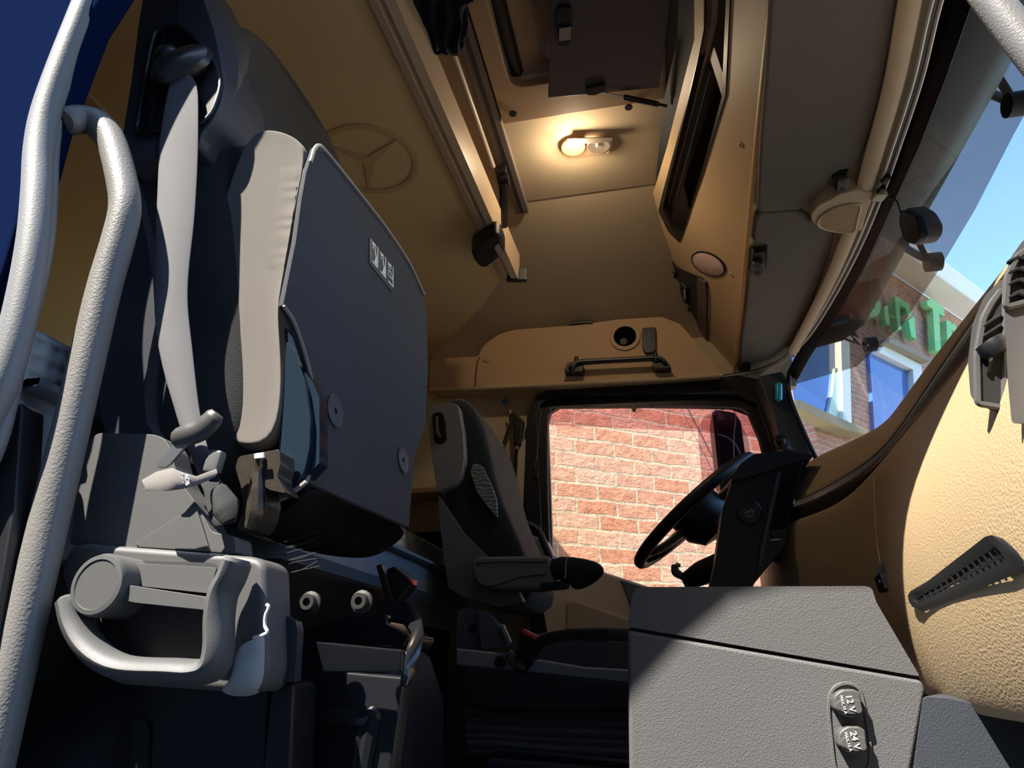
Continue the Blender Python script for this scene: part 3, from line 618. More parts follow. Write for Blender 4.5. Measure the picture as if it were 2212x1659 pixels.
# ================================================================ lower bunk and mattress
lb = T('lower_bunk', 'grey blue lower bunk board behind both seats', 'bunk', w(-.95, 1.4, .1))
slate = M('slate_plastic', (128, 142, 156), .45, 'noise', 1000, .1)
lf0, lf1 = at(-60, 795, z=.28), at(1010, 1262, z=.28); 
dv = (lf1 - lf0); lf0 = lf0 + dv * ((.548 - lf0.y) / dv.y); dv = lf1 - lf0; perp = V((-dv.y, dv.x, 0)).normalized()
if perp.x > 0: perp = -perp
sec = [(0, .0), (-.012, .008), (-.03, .008), (-.03, .0), (.60, .0), (.60, -.16), (.02, -.16), (.02, -.11), (-.012, -.075), (-.012, -.02)]
ob('board', slate, g_loft([[p + perp * a + V((0, 0, b)) for a, b in sec] for p in (lf0, lf1)]), parent=lb, sharp=25)
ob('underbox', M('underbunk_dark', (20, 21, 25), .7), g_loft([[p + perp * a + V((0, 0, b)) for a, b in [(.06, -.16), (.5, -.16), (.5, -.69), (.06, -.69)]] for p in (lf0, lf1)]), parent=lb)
mm_ = M('quilted_mattress', (222, 226, 226), .75, 'dimple', 45, 1.0, sheen=.1)
ma = [lf0 + perp * .07, lf1 + perp * .07, lf1 + perp * .55, lf0 + perp * .55]
ob('mattress', mm_, g_prism([p + V((0, 0, .002)) for p in ma], (0, 0, .115), .02, 3), label='pale grey quilted mattress lying on the lower bunk', cat='mattress')
# ================================================================ passenger seat, cushion folded up
ps = T('passenger_seat', 'black passenger seat beside the doorway with its cushion folded up', 'seat', w(-.5, .85, FZ))
# backrest: cross sections from the doorway side (Y .625) to the far side
def bsec(Y, zt, dx=0.0, ins=0.0):
    """closed outline in x,z: front face reclined, top at zt"""
    def fx(z): return -.437 - (z - .213) * .205 + dx
    zt_ = zt
    pts = [(fx(.2), .20), (fx(.30) + .012 - ins, .30), (fx(.5) + .004 - ins, .5), (fx(.75) - .004 - ins, .75), (fx(zt_ - .12) - ins, zt_ - .12), (fx(zt_) - .03, zt_ - .02),
           (fx(zt_) - .075, zt_), (fx(zt_) - .13, zt_ - .03), (fx(zt_ - .15) - .165, zt_ - .18), (fx(.7) - .165, .7), (fx(.45) - .175, .45), (fx(.27) - .172, .27), (fx(.2) - .15, .19)]
    return [w(x, Y, z) for x, z in pts]
secs = [bsec(.632, .86, -.02, .03), bsec(.645, .90, 0, .005), bsec(.70, .985, .004, -.01), bsec(.77, 1.11, 0, .0), bsec(.87, 1.155, 0, .012), bsec(.97, 1.165, 0, .012), bsec(1.06, 1.15, 0, -.01), bsec(1.12, 1.06, 0, .0), bsec(1.135, .98, -.02, .03)]
ob('backrest', velour, g_loft(secs), parent=ps, subd=2)
# cloth side of the backrest facing the doorway
side = [(262, 350), (285, 372), (300, 440), (318, 520), (330, 600), (336, 700), (320, 780), (312, 860), (318, 915), (345, 955), (300, 965), (226, 935), (212, 860), (212, 760), (228, 660), (252, 560), (262, 450)]
ob('side_panel', M('navy_side_cloth', (44, 46, 54), .9, 'noise', 900, .3, spec=.2, sheen=.1), pr(rpoly(side, 10), .616, .05, .008, 3), parent=ps)
# tower cover around the belt outlet
tw = [(420, -60), (462, 60), (478, 130), (484, 180), (476, 225), (458, 262), (436, 285), (430, 318), (400, 322), (338, 338), (278, 372), (262, 345), (264, 290), (282, 180), (300, 40), (318, -60)]
towm = M('tower_charcoal', (62, 64, 71), .55, 'noise', 1300, .2, spec=.35)
fin_ = [(416, -70), (458, 60), (474, 130), (480, 180), (472, 225), (454, 262), (432, 285), (426, 318)]; fout = [(436, -70), (500, 20), (541, 100), (532, 185), (516, 235), (494, 282), (474, 304), (440, 322)]
fmid = [((a + c) / 2 + 8, (b + d) / 2) for (a, b), (c, d) in zip(fin_, fout)]
ob('belt_tower', towm, pr(rpoly(tw, 12), .606, .11, .012, 3), g_grid([[at(x, y, Y=.6062) for x, y in fin_], [at(x, y, Y=.632) for x, y in fmid], [at(x, y, Y=.70) for x, y in fout], [at(x - 10, y, Y=.76) for x, y in fout]]), parent=ps)
ob('tower_seam', rubber, g_tube([at(x, y, Y=.6055) for x, y in [(402, -40), (386, 10), (383, 50), (384, 58)]], .0012, 6), g_tube([at(x, y, Y=.6055) for x, y in [(332, 288), (338, 296), (338, 338)]], .0012, 6), parent=ps)
rec = [(354, 60), (372, 56), (400, 66), (440, 104), (466, 138), (476, 176), (470, 210), (455, 245), (430, 268), (400, 275), (350, 283), (308, 290), (296, 278), (297, 262), (312, 170), (328, 90), (338, 68)]
rc = ob('belt_outlet', M('outlet_black', (16, 17, 19), .5, None, spec=.3), pr(rpoly(rec, 8), .6045, .03, .003), parent=ps)
ob('outlet_lip', M('outlet_lip', (30, 31, 34), .4), g_tube([at(x, y, Y=.603) for x, y in S(rec, 3)], .0028, 6, 1, closed=True), g_prism([at(x, y, Y=.6035) for x, y in [(352, 62), (357, 62), (326, 268), (318, 280), (322, 190)]], (0, .004, 0), .001), parent=rc)
g0 = at(392, 146, Y=.598)
ob('belt_guide', M('olive_black_guide', (46, 46, 42), .28), g_lathe(at(398, 148, Y=.600), (.15, -1, .1), [(0, 0), (.030, 0), (.031, .006), (.027, .014), (.012, .018), (0, .018)], 28, 1, (.6, 0, -.8), 1.5),
   g_lathe(at(366, 132, Y=.60), (0, -1, 0), [(0, 0), (.019, 0), (.019, .012), (.012, .018), (0, .019)], 22), parent=rc)
# webbing
edges = [(382, 140, 424, 172), (370, 165, 431, 205), (354, 230, 431, 262), (343, 305, 431, 330), (340, 400, 427, 410), (336, 480, 422, 490), (334, 560, 411, 570), (332, 640, 406, 645), (335, 710, 412, 705), (343, 760, 418, 752), (357, 820, 424, 815), (373, 870, 430, 868), (387, 918, 437, 914), (402, 960, 446, 950), (418, 1000, 456, 990), (432, 1035, 468, 1025), (444, 1062, 486, 1050), (450, 1095, 508, 1078), (456, 1120, 516, 1104), (468, 1138, 510, 1128)]
rowsb = []
for i, (a, b, c, d) in enumerate(edges):
    Yb = .592 if i < 8 else .592 - .0006 * (i - 8)
    cr_ = .004 if 2 < i < 14 else 0
    rowsb.append([at(a, b, Y=Yb + cr_), at((a + c) / 2, (b + d) / 2, Y=Yb), at(c, d, Y=Yb + cr_)])
webm = M('grey_belt_webbing', (98, 97, 100), .7, 'weave', 420, .5, spec=.35, var=.04)
bt = ob('seat_belt', webm, g_grid(rowsb[:17]), parent=ps, subd=2, solid=.0016)
ob('belt_loop', M('black_mesh_webbing', (26, 27, 30), .7, 'weave', 400, .5), g_grid(rowsb[15:]), g_tube([at(x, y, Y=.583) for x, y in [(470, 1060), (488, 1095), (494, 1118)]], [.010, .014, .010], 10, 4, flat=.35, up=(0, 1, 0)), parent=bt, solid=.003)
ob('belt_tongue', M('tongue_black', (72, 70, 68), .35), g_tube([at(x, y, Y=.574) for x, y in [(382, 945), (408, 938), (432, 930), (450, 915), (464, 900)]], [.010, .012, .012, .012, .011], 10, 4, flat=.7, up=(0, 1, 0)),
   g_prism([at(x, y, Y=.578) for x, y in rpoly([(368, 935), (385, 925), (403, 926), (400, 950), (378, 958), (368, 948)], 5)], (0, .006, 0), .002), parent=bt)
ob('steel_latch', M('steel_latch', (190, 190, 192), .25, metal=.9), g_prism([at(x, y, Y=.572) for x, y in [(338, 1000), (372, 962), (410, 946), (414, 949), (368, 1002), (358, 1010), (340, 1010)]], (0, .003, 0), .001), parent=bt)
ob('stop_button', M('stop_button_grey', (92, 92, 92), .4), g_box(at(464, 998, Y=.584), (.017, .012, .024), Matrix.Rotation(.15, 3, 'Y'), .004), parent=bt)
tgr = [[at(x, y, Y=Y_) for x, y, Y_ in r] for r in [[(308, 1038, .564), (340, 1020, .560), (372, 1012, .560), (396, 1022, .562), (424, 1030, .568), (450, 1020, .576), (468, 1014, .580)], [(314, 1050, .562), (342, 1042, .556), (372, 1036, .557), (398, 1040, .560), (424, 1040, .567), (450, 1030, .576), (470, 1022, .579)], [(318, 1060, .562), (345, 1060, .558), (360, 1061, .558), (394, 1056, .562), (424, 1048, .570), (450, 1038, .576), (466, 1030, .579)]]]
tg = ob('torn_tag', M('grey_cloth_tag', (120, 116, 112), .85, 'weave', 300, .3), g_grid(tgr), parent=bt, solid=.0012)
ob('tag_print', white, g_text('AGB', at(404, 1036, Y=.5605), V((.3, 0, -1)), V((1, 0, .3)), .006), g_text('71062', at(393, 1033, Y=.5595), V((.3, 0, -1)), V((1, 0, .3)), .0045), parent=bt)
# folded cushion
PK = plane3(at(680, 320, Y=.66), at(660, 1040, Y=.66), at(920, 680, Y=1.12))
under = [(680, 318), (700, 326), (762, 402), (832, 492), (882, 568), (914, 636), (922, 682), (925, 800), (919, 920), (896, 985), (890, 1060), (884, 1140), (770, 1090), (662, 1040), (676, 1000), (682, 950), (681, 880), (664, 790), (634, 700), (612, 660), (624, 600), (640, 520), (652, 430), (662, 372)]
ucov = M('cushion_underside_cloth', (47, 50, 56), .85, 'weave', 300, .25, sheen=.15, spec=.25, var=.15, vscale=15)
fc = ob('folded_cushion', ucov, pp(under, PK, .007, .002, 2), parent=ps)
# foam body behind the underside: rounded block across the seat
def ksec(Y, inset):
    def q(x, y): return at(x, y, Y=.66)
    base = [(676, 330), (640, 300), (592, 288), (556, 296), (524, 352), (496, 440), (470, 545), (467, 640), (482, 705), (504, 770), (516, 850), (500, 960), (540, 976), (612, 968), (625, 830), (612, 700), (615, 655), (640, 520), (655, 425)]
    pts = [q(x, y) for x, y in base]; c = sum(pts, V((0, 0, 0))) / len(pts)
    return [V((p.x + (c.x - p.x) * inset, Y, p.z + (c.z - p.z) * inset * .5)) for p in pts]
gath = ob('cushion_body', gathered, g_loft([ksec(.652, .10), ksec(.644, .03), ksec(.656, 0), ksec(.69, -.01)]), parent=ps, subd=2)
ob('cushion_top', velour, g_loft([ksec(.675, -.05), ksec(.70, -.07), ksec(.85, -.04), ksec(1.0, -.03), ksec(1.08, .0), ksec(1.11, .12)]), parent=ps, subd=1)
# gathered folds along the seam
gr_ = []
for i in range(61):
    t = i / 60; x = 671 - 27 * t - 13 * t * t; y = 335 + 265 * t; row = []
    for j in range(7):
        u = j / 6; f = (1 - u) ** 1.5 * min(1, 4 * t, 3 * (1 - t)) * (u > 0 or .4)
        row.append(on(x - 2 - 62 * u, y + 6 * u, [gath], .0013 * min(1, 6 * (1 - t), 6 * t) - .0006 + .0022 * f * (1 + math.sin(t * 58 + 1.3 * math.sin(t * 23) + u))))
    gr_.append(row)
ob('gathers', gathered, g_grid(gr_), parent=gath)
ob('piping', M('pale_piping', (150, 146, 138), .8), g_tube([at(x, y, P=PK) + PK[1] * .002 for x, y in [(668, 350), (680, 318), (700, 326), (762, 402), (832, 492), (882, 568), (914, 636)]], .0028, 6), parent=fc)
# base flap of the cushion cover, going back under it
fz = [[at(662, 1042, P=PK), at(770, 1092, P=PK), at(884, 1142, P=PK)], [at(640, 1080, Y=.68), at(750, 1140, Y=.92), at(878, 1164, Y=1.10)], [at(600, 1110, Y=.70), at(720, 1180, Y=.92), at(836, 1196, Y=1.10)], [at(520, 1150, Y=.72), at(640, 1195, Y=.93), at(790, 1215, Y=1.10)]]
ob('cover_flap', M('black_flap_cloth', (17, 17, 19), .85, 'weave', 300, .25), g_grid(fz), parent=ps, subd=2, solid=.004)
hm_ = [at(x, y, P=PK) + PK[1] * .001 for x, y in [(612, 662), (636, 702), (664, 790), (681, 880), (682, 950), (676, 1000), (660, 1040)]]
ob('torn_hem', M('frayed_hem', (140, 134, 126), .9), g_tube(hm_, .0022, 6), g_tube([at(x, y, Y=.645) for x, y in [(660, 1042), (640, 1058), (620, 1072), (590, 1084), (572, 1092)]], .003, 6), parent=fc)
# sheet metal pan showing through the gap
pan = [(618, 735), (640, 760), (660, 830), (670, 900), (668, 965), (656, 1020), (640, 1046), (622, 1050), (606, 1030), (604, 990), (612, 880)]
ob('seat_pan', M('blue_black_steel', (30, 42, 54), .12, None, coat=.6, spec=.8), pr(rpoly(pan, 10), .652, .03, .007, 3), g_prism([at(x, y, Y=.66) for x, y in [(610, 700), (640, 740), (690, 860), (690, 1000), (640, 1050), (600, 1040)]], (0, .02, 0)), parent=ps)
for px, py in [(722, 888), (869, 994)]:
    c = at(px, py, P=PK)
    ob('button', M('grey_rubber_button', (60, 58, 58) if px < 800 else (96, 88, 88), .5), g_lathe(c, PK[1], [(0, -.004), (.021, -.004), (.021, .002), (.018, .0035), (.008, .003), (.004, .002), (.004, -.001), (0, -.001)], 26), parent=fc)
# warning label with three pictograms
lab = [(797, 512), (848, 578), (847, 633), (796, 568)]
lb0 = [at(x, y, P=PK) for x, y in lab]
lbl = ob('instruction_label', M('label_grey', (66, 70, 76), .4), pp(rpoly(lab, 4), PK, .001, off=.0015), parent=fc)
du = (lb0[1] - lb0[0]) / 3; dv = (lb0[3] - lb0[0]); du2 = du.normalized(); nn = PK[1] * .0018
picto = []
for i in range(3):
    o_ = lb0[0] + du * i + nn
    def q(u, v_): return o_ + du * u + dv * v_
    def bar(a, b, c, d): picto.append(g_prism([q(a, b), q(c, b), q(c, d), q(a, d)], PK[1] * .0004))
    bar(.86, .02, .96, .84); bar(.25, .80, .96, .86)
    picto.append(g_prism([q(.2, .10), q(.55, .04), q(.75, .08), q(.6, .13), q(.3, .2)], PK[1] * .0004)); bar(.3, .22, .45, .3); bar(.55, .16, .66, .24)
    if i < 2: picto.append(g_prism([q(.5, .3), q(.62, .26), q(.84, .5), q(.84, .78), q(.5, .78), q(.66, .52)], PK[1] * .0004))
    else: picto.append(g_tube([q(.25, .5), q(.3, .4), q(.55, .36), q(.8, .5), q(.8, .56), q(.4, .58), q(.25, .5)], .0012, 4, 3))
ob('pictograms', white, *picto, parent=lbl)
# hinge bracket
brm = M('dusty_bronze_steel', (66, 60, 52), .28, 'noise', 300, .2, metal=.4, var=.3, vscale=90)
hb = ob('hinge_bracket', brm, pr(rpoly([(515, 986), (604, 970), (606, 1000), (598, 1030), (618, 1066), (580, 1058), (572, 1050), (574, 1085), (566, 1120), (548, 1148), (530, 1150), (510, 1140), (528, 1100), (520, 1050), (508, 1010)], 8), .615, .03, .006, 3),
   g_tube([at(x, y, Y=.612) for x, y in [(560, 985), (556, 1020), (553, 1060), (550, 1110), (540, 1140)]], [.006, .005, .008, .009, .006], 8), parent=ps)
ob('hinge_sticker', white, g_prism([at(x, y, Y=.604) for x, y in [(549, 980), (569, 977), (569, 988), (549, 990)]], (0, .003, 0)), parent=hb)
ob('hinge_hole', rubber, g_lathe(at(562, 998, Y=.613), (0, -1, 0), [(0, 0), (.005, 0), (.005, .002), (0, .002)], 12), parent=hb)
# side shield
sm_ = M('side_shield_grey', (80, 80, 80), .5, 'noise', 1200, .25, spec=.4)
sh1 = [(186, 968), (198, 944), (214, 935), (330, 938), (352, 945), (368, 966), (378, 1010), (396, 1050), (420, 1082), (442, 1120), (458, 1150), (506, 1158), (510, 1196), (400, 1200), (150, 1176), (160, 1110), (176, 1020)]
ob('side_shield', sm_, pr(rpoly(sh1, 8), .600, .03, .006, 3), g_prism([at(x, y, Y=.597) for x, y in [(290, 1174), (418, 1094), (424, 1098), (452, 1188), (450, 1192), (300, 1182)]], (0, .01, 0), .003), parent=ps)
# lever housing
hs = [(122, 1236), (150, 1178), (180, 1172), (420, 1190), (536, 1200), (560, 1206), (572, 1222), (574, 1320), (576, 1440), (566, 1478), (548, 1496), (470, 1494), (250, 1478), (190, 1448), (158, 1400), (140, 1300)]
hg = ob('lever_housing', sm_, pr(rpoly(hs, 12), .592, .05, .008, 3), parent=ps)
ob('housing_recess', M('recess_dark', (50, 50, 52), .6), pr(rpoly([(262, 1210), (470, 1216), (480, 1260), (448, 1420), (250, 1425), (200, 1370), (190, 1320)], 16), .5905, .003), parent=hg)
ob('loop_grip', sm_, g_tube([at(x, y, Y=.566) for x, y in [(158, 1300), (170, 1350), (196, 1396), (238, 1430), (290, 1446), (380, 1450), (432, 1452), (462, 1440), (473, 1400), (474, 1335), (482, 1285), (500, 1248), (512, 1216)]], .0108, 12, 5, flat=1.7, up=(0, 1, 0)), parent=hg)
ob('lever_knob', sm_, g_lathe(at(206, 1262, Y=.552) + V((0, .04, 0)), (0, -1, 0), [(0, 0), (.0285, 0), (.0285, .034), (.0265, .039), (.0225, .0395), (.022, .0385), (0, .0385)], 40), parent=hg)
ob('lever_arm', sm_, pr(rpoly([(262, 1215), (468, 1226), (452, 1282), (300, 1266), (270, 1262)], 6), .575, .015, .004), g_prism([at(x, y, Y=.560) for x, y in rpoly([(266, 1262), (440, 1288), (448, 1296), (446, 1318), (290, 1302), (266, 1296)], 6)], (0, .03, 0), .006, 3), parent=hg)
# torn grey duct tape around the housing corner
tp = [[at(579, 1366, Y=.610), at(574, 1370, Y=.590), at(545, 1380, Y=.584), at(516, 1392, Y=.584)], [at(580, 1400, Y=.610), at(575, 1402, Y=.590), at(540, 1412, Y=.583), at(502, 1426, Y=.583)], [at(580, 1440, Y=.610), at(575, 1442, Y=.590), at(540, 1452, Y=.583), at(498, 1472, Y=.583)], [at(574, 1478, Y=.610), at(568, 1482, Y=.590), at(540, 1494, Y=.584), at(468, 1490, Y=.584)], [at(560, 1500, Y=.610), at(548, 1504, Y=.600), at(520, 1508, Y=.598), at(488, 1504, Y=.596)]]
ob('duct_tape', M('grey_duct_tape', (168, 168, 168), .45, 'weave', 500, .5), g_grid(tp), parent=hg, subd=2, solid=.0015)
ob('bracket_plate', M('satin_black_plate', (46, 47, 50), .4), pr(rpoly([(570, 1300), (582, 1312), (640, 1342), (643, 1362), (636, 1474), (560, 1476)], 5), .628, .012, .002), parent=ps)
ob('torn_tape_edge', M('tape_edge', (196, 194, 190), .6), g_tube([at(x, y, Y=.58) for x, y in [(576, 1306), (580, 1312), (573, 1330), (572, 1352), (577, 1366), (560, 1374), (548, 1378)]], .0016, 6), parent=hg)
# pedestal
pdm = M('pedestal_black_steel', (26, 27, 31), .3, 'noise', 400, .06, spec=.5, coat=.15)
pdl = ob('pedestal', pdm, g_prism([at(x, y, Y=.64) for x, y in [(30, 1470), (580, 1470), (560, 1900), (-20, 1900)]], (0, .03, 0), .004),
   g_prism([at(x, y, Y=.632) for x, y in [(584, 1470), (634, 1472), (612, 1900), (540, 1900)]], (0, .05, 0), .006),
   g_prism([at(x, y, Y=.70) for x, y in [(632, 1440), (872, 1462), (810, 1900), (600, 1900)]], (0, .03, 0), .004), parent=ps)
ob('pressed_rib', pdm, g_prism([at(x, y, Y=.636) for x, y in rpoly([(292, 1552), (314, 1556), (320, 1566), (310, 1800), (270, 1800), (286, 1570)], 6)], (0, .006, 0), .003), parent=pdl)
ob('pressed_rib', pdm, g_tube([at(x, y, Y=.698) for x, y in [(640, 1560), (700, 1545), (775, 1552), (806, 1546), (800, 1580), (785, 1660), (770, 1760)]], .008, 8), g_tube([at(x, y, Y=.698) for x, y in [(784, 1562), (776, 1600), (760, 1690), (750, 1760)]], .006, 8), parent=pdl)
ob('front_rail', blackg, g_prism([at(x, y, Y=.66) for x, y in [(636, 1380), (870, 1403), (866, 1452), (634, 1452)]], (0, .01, 0), .003), parent=pdl)
trm = M('glossy_black_tray', (26, 27, 30), .2, None, spec=.55)
ob('tray', trm, g_grid([[at(815, 1292, Y=.86), at(880, 1300, Y=.85), at(908, 1325, Y=.80), at(916, 1368, Y=.74), at(902, 1440, Y=.70), at(884, 1482, Y=.69)], [at(812, 1330, Y=.82), at(868, 1340, Y=.80), at(890, 1362, Y=.74), at(882, 1395, Y=.70), at(874, 1440, Y=.69), at(868, 1480, Y=.685)]]), 
   g_prism([at(x, y, Y=.80) for x, y in [(640, 1372), (750, 1326), (836, 1326), (836, 1345), (870, 1365), (884, 1372), (868, 1402), (640, 1384)]], (0, .10, 0), .003), parent=pdl, solid=.005)
ob('mechanism', M('seat_mechanism_dark', (9, 9, 10), .6, spec=.08), g_box(w(-.50, .90, .06), (.16, .36, .12), None, .01), g_box(w(-.56, .92, -.2), (.16, .36, .42), None, .01), parent=ps)
for px, py in [(672, 1302), (783, 1300)]:
    ob('bolt', M('oily_bolt', (44, 43, 40), .5, metal=.2), g_lathe(at(px, py, Y=.655), (0, -1, 0), [(0, 0), (.011, 0), (.011, .003), (.008, .004), (.0075, .010), (.004, .010), (.004, .006), (0, .006)], 16), parent=ps)
bu = ob('belt_buckle', blackp, g_prism([at(x, y, Y=1.0) for x, y in rpoly([(835, 1228), (852, 1222), (892, 1252), (890, 1262), (858, 1302), (838, 1300), (826, 1262)], 5)], (0, .03, 0), .006, 3), parent=ps)
ob('buckle_button', M('red_buckle_button', (206, 60, 58), .4), g_prism([at(x, y, Y=.998) for x, y in [(878, 1248), (891, 1252), (893, 1264), (884, 1258)]], (0, .02, 0), .002), parent=bu)
ob('buckle_stalk', brm, g_prism([at(x, y, Y=.99) for x, y in [(812, 1222), (824, 1218), (848, 1296), (832, 1296)]], (0, .006, 0), .001), parent=bu)
# string net hanging under the cushion
nt = []
for i in range(9):
    y0 = 1150 + i * 9
    nt.append(g_tube([at(530, y0 + 6 * math.sin(i), Y=.70), at(590, y0 + 22, Y=.70), at(640, y0 + 14 + 8 * math.sin(i * 2), Y=.705), at(690, y0 - 4 + 4 * i % 9, Y=.71)], .0004, 4, 4))
ob('string_net', M('net_thread', (50, 48, 46), .8), *nt, parent=ps)['kind'] = 'stuff'

# ================================================================ grab rail by the doorway
gp = [(146, 262, .525), (176, 258, .54), (212, 268, .55), (240, 305, .555), (262, 385, .555), (270, 450, .555), (255, 520, .555), (226, 620, .555), (190, 770, .555), (150, 940, .555), (112, 1100, .555), (72, 1270, .555), (30, 1450, .555), (-10, 1620, .555), (-60, 1840, .555)]
ob('grab_rail', greys, g_tube([at(x, y, Y=Y_) for x, y, Y_ in gp], .0175, 20, 8), label='bent grey foam grab rail at the rear edge of the doorway', cat='grab handle')
gp2 = [(1990, -260, .58), (2030, -170, .60), (2080, -90, .60), (2120, -30, .60), (2165, 30, .60), (2215, 95, .60), (2290, 190, .60), (2400, 340, .60), (2500, 490, .60), (2560, 600, .62)]
ob('grab_rail', greys, g_tube([at(x, y, Y=Y_) for x, y, Y_ in gp2], .0165, 20, 8), label='sunlit grey grab rail crossing the upper right corner by the windscreen', cat='grab handle')
# ================================================================ dashboard
da = T('dashboard', 'grained tan dashboard with curved dark trim strip', 'dashboard', w(.6, 1.4, 0))
# sections by photo column: (pixel x,y and Y distance) rows: top edge, trim upper, trim lower, belly...
colsD = [
 # Y , [(x,z) relative points from the top edge down]
 (.60, [(0.52, 0.52), (0.475, 0.49), (0.455, 0.43), (0.392, 0.32), (0.34, 0.22), (0.322, 0.13), (0.328, 0.03), (0.35, -0.05)]),
 (.80, [(0.51, 0.515), (0.47, 0.475), (0.452, 0.42), (0.394, 0.315), (0.343, 0.22), (0.325, 0.13), (0.33, 0.03), (0.35, -0.05)]),
 (1.00, [(0.505, 0.51), (0.468, 0.459), (0.452, 0.405), (0.398, 0.31), (0.35, 0.22), (0.33, 0.13), (0.334, 0.03), (0.354, -0.05)]),
 (1.20, [(0.5, 0.505), (0.465, 0.432), (0.452, 0.395), (0.41, 0.3), (0.372, 0.22), (0.356, 0.13), (0.358, 0.03), (0.378, -0.042)]),
 (1.38, [(0.5, 0.497), (0.462, 0.41), (0.45, 0.385), (0.426, 0.3), (0.403, 0.22), (0.394, 0.13), (0.396, 0.04), (0.412, -0.02)]),
 (1.50, [(0.5, 0.488), (0.455, 0.405), (0.44, 0.367), (0.43, 0.3), (0.418, 0.2), (0.415, 0.1), (0.42, 0.02), (0.45, -0.04)]),
 (1.60, [(0.478, 0.488), (0.415, 0.389), (0.395, 0.327), (0.385, 0.31), (0.375, 0.23), (0.372, 0.15), (0.38, 0.05), (0.42, -0.02)]),
 (1.72, [(0.43, 0.492), (0.345, 0.369), (0.325, 0.322), (0.318, 0.32), (0.312, 0.25), (0.31, 0.18), (0.32, 0.08), (0.37, 0.0)]),
 (1.85, [(0.39, 0.5), (0.28, 0.38), (0.27, 0.325), (0.265, 0.32), (0.26, 0.25), (0.26, 0.18), (0.27, 0.08), (0.33, 0.0)]),
 (2.10, [(0.38, 0.5), (0.3, 0.4), (0.3, 0.335), (0.3, 0.32), (0.29, 0.25), (0.29, 0.18), (0.3, 0.08), (0.36, 0.0)]),
 (2.50, [(0.4, 0.5), (0.34, 0.41), (0.33, 0.335), (0.33, 0.32), (0.33, 0.25), (0.33, 0.18), (0.34, 0.08), (0.4, 0.0)])]
ds = [[w(x, Y, z) for x, z in pf] for Y, pf in colsD]
def fwd(p, d, dz=0): return V((p.x + d, p.y, p.z + dz))
top = [[fwd(r[0], .62, -.03) if r[0].y < 2.3 else fwd(r[0], .42, -.03), fwd(r[0], .3, .0), fwd(r[0], .05, .012), r[0].lerp(r[0], 1), r[0].lerp(r[1], .5) , r[1]] for r in ds]
ob('upper_panel', tangr, g_grid(top), parent=da, subd=2, solid=.01, soff=1)
mid_ = [[r[1] + V((.012, 0, .000)), r[1].lerp(r[2], .12) + V((-.002, 0, 0)), r[1].lerp(r[2], .55) + V((-.006, 0, 0)), r[2] + V((-.003, 0, .004)), r[2] + V((.012, 0, -.002))] for r in ds]
ob('trim_strip', M('dark_brown_trim', (26, 22, 21), .4, 'noise', 800, .1), g_grid(mid_), parent=da, subd=2, solid=.012, soff=1)
low = [[r[2] + V((.012, 0, .004)), r[2] + V((.0, 0, -.004))] + r[3:] for r in ds]
lowp = ob('lower_panel', tangr, g_grid(low), parent=da, subd=2, solid=.01, soff=1)
ob('end_panel', tangr, g_prism([w(x, .598, z) for x, z in colsD[0][1]] + [w(1.0, .598, -.06), w(1.0, .598, .50)], (0, .02, 0), .004), parent=da)
# dash body closing it towards the front of the cab
st('trim_8', M('bulkhead_dark', (30, 31, 34), .7), g_prism([w(.50, .63, z) for z in (-.42, .38)] + [w(1.04, .63, .34), w(1.04, .63, -.42)], (0, 1.88, 0)))

# lower grille vent
PG = plane3(at(1975, 1290, X=.352), at(2212, 1170, X=.352), at(2165, 1163, X=.372))
vo = [(1974, 1293), (1980, 1284), (2020, 1262), (2150, 1166), (2166, 1163), (2196, 1190), (2212, 1212), (2212, 1232), (2195, 1240), (1995, 1322), (1984, 1318), (1976, 1306)]
ca = at(1972, 1290, Y=1.27); 
def onsurf(px, py):
    """point of the lower dash surface on a sight line (sampled)"""
    best = None; r = ray(px, py)
    for k in range(400):
        t = .6 + k * .0025; p = EYE + r * t; Y = p.y
        for (Ya, pa), (Yb, pb) in zip(colsD, colsD[1:]):
            if Ya <= Y <= Yb:
                f = (Y - Ya) / (Yb - Ya); pf = [(a[0] + (b[0] - a[0]) * f, a[1] + (b[1] - a[1]) * f) for a, b in zip(pa, pb)]; z = p.z - CZ
                for (xa, za), (xb, zb) in zip(pf, pf[1:]):
                    if min(za, zb) <= z <= max(za, zb) and abs(za - zb) > 1e-6:
                        x = xa + (xb - xa) * (z - za) / (zb - za)
                        if p.x >= x: return p
    return EYE + r * 1.2
DL = [lowp, da.children[0]]
vi_ = [(1983, 1294), (1988, 1288), (2026, 1266), (2150, 1181), (2162, 1179), (2182, 1198), (2192, 1212), (2193, 1221), (2184, 1226), (1996, 1310), (1990, 1308), (1985, 1302)]
def frame_(o, i, d, off): 
    return g_ring([on(x, y, DL, off) for x, y in o], [on(x, y, DL, off) for x, y in i], -FW * -d)
vg = ob('foot_vent', blackp, frame_(vo, vi_, .014, .010), parent=da)
ob('vent_dark', M('vent_hole', (5, 5, 6), .8), g_prism([on(x, y, DL, .005) for x, y in vi_], FW * .001), parent=vg)
fins = []
a0, a1, b0, b1, = (1984, 1290), (2160, 1178), (1990, 1310), (2192, 1218)
for i in range(1, 15):
    t = i / 15; x0_, y0_ = a0[0] + (a1[0] - a0[0]) * t, a0[1] + (a1[1] - a0[1]) * t; x1_, y1_ = b0[0] + (b1[0] - b0[0]) * t, b0[1] + (b1[1] - b0[1]) * t
    fins.append(g_prism([on(x, y, DL, .009) for x, y in [(x0_, y0_), (x0_ + 2.5, y0_), (x1_ + 2.5, y1_), (x1_, y1_)]], FW * .003))
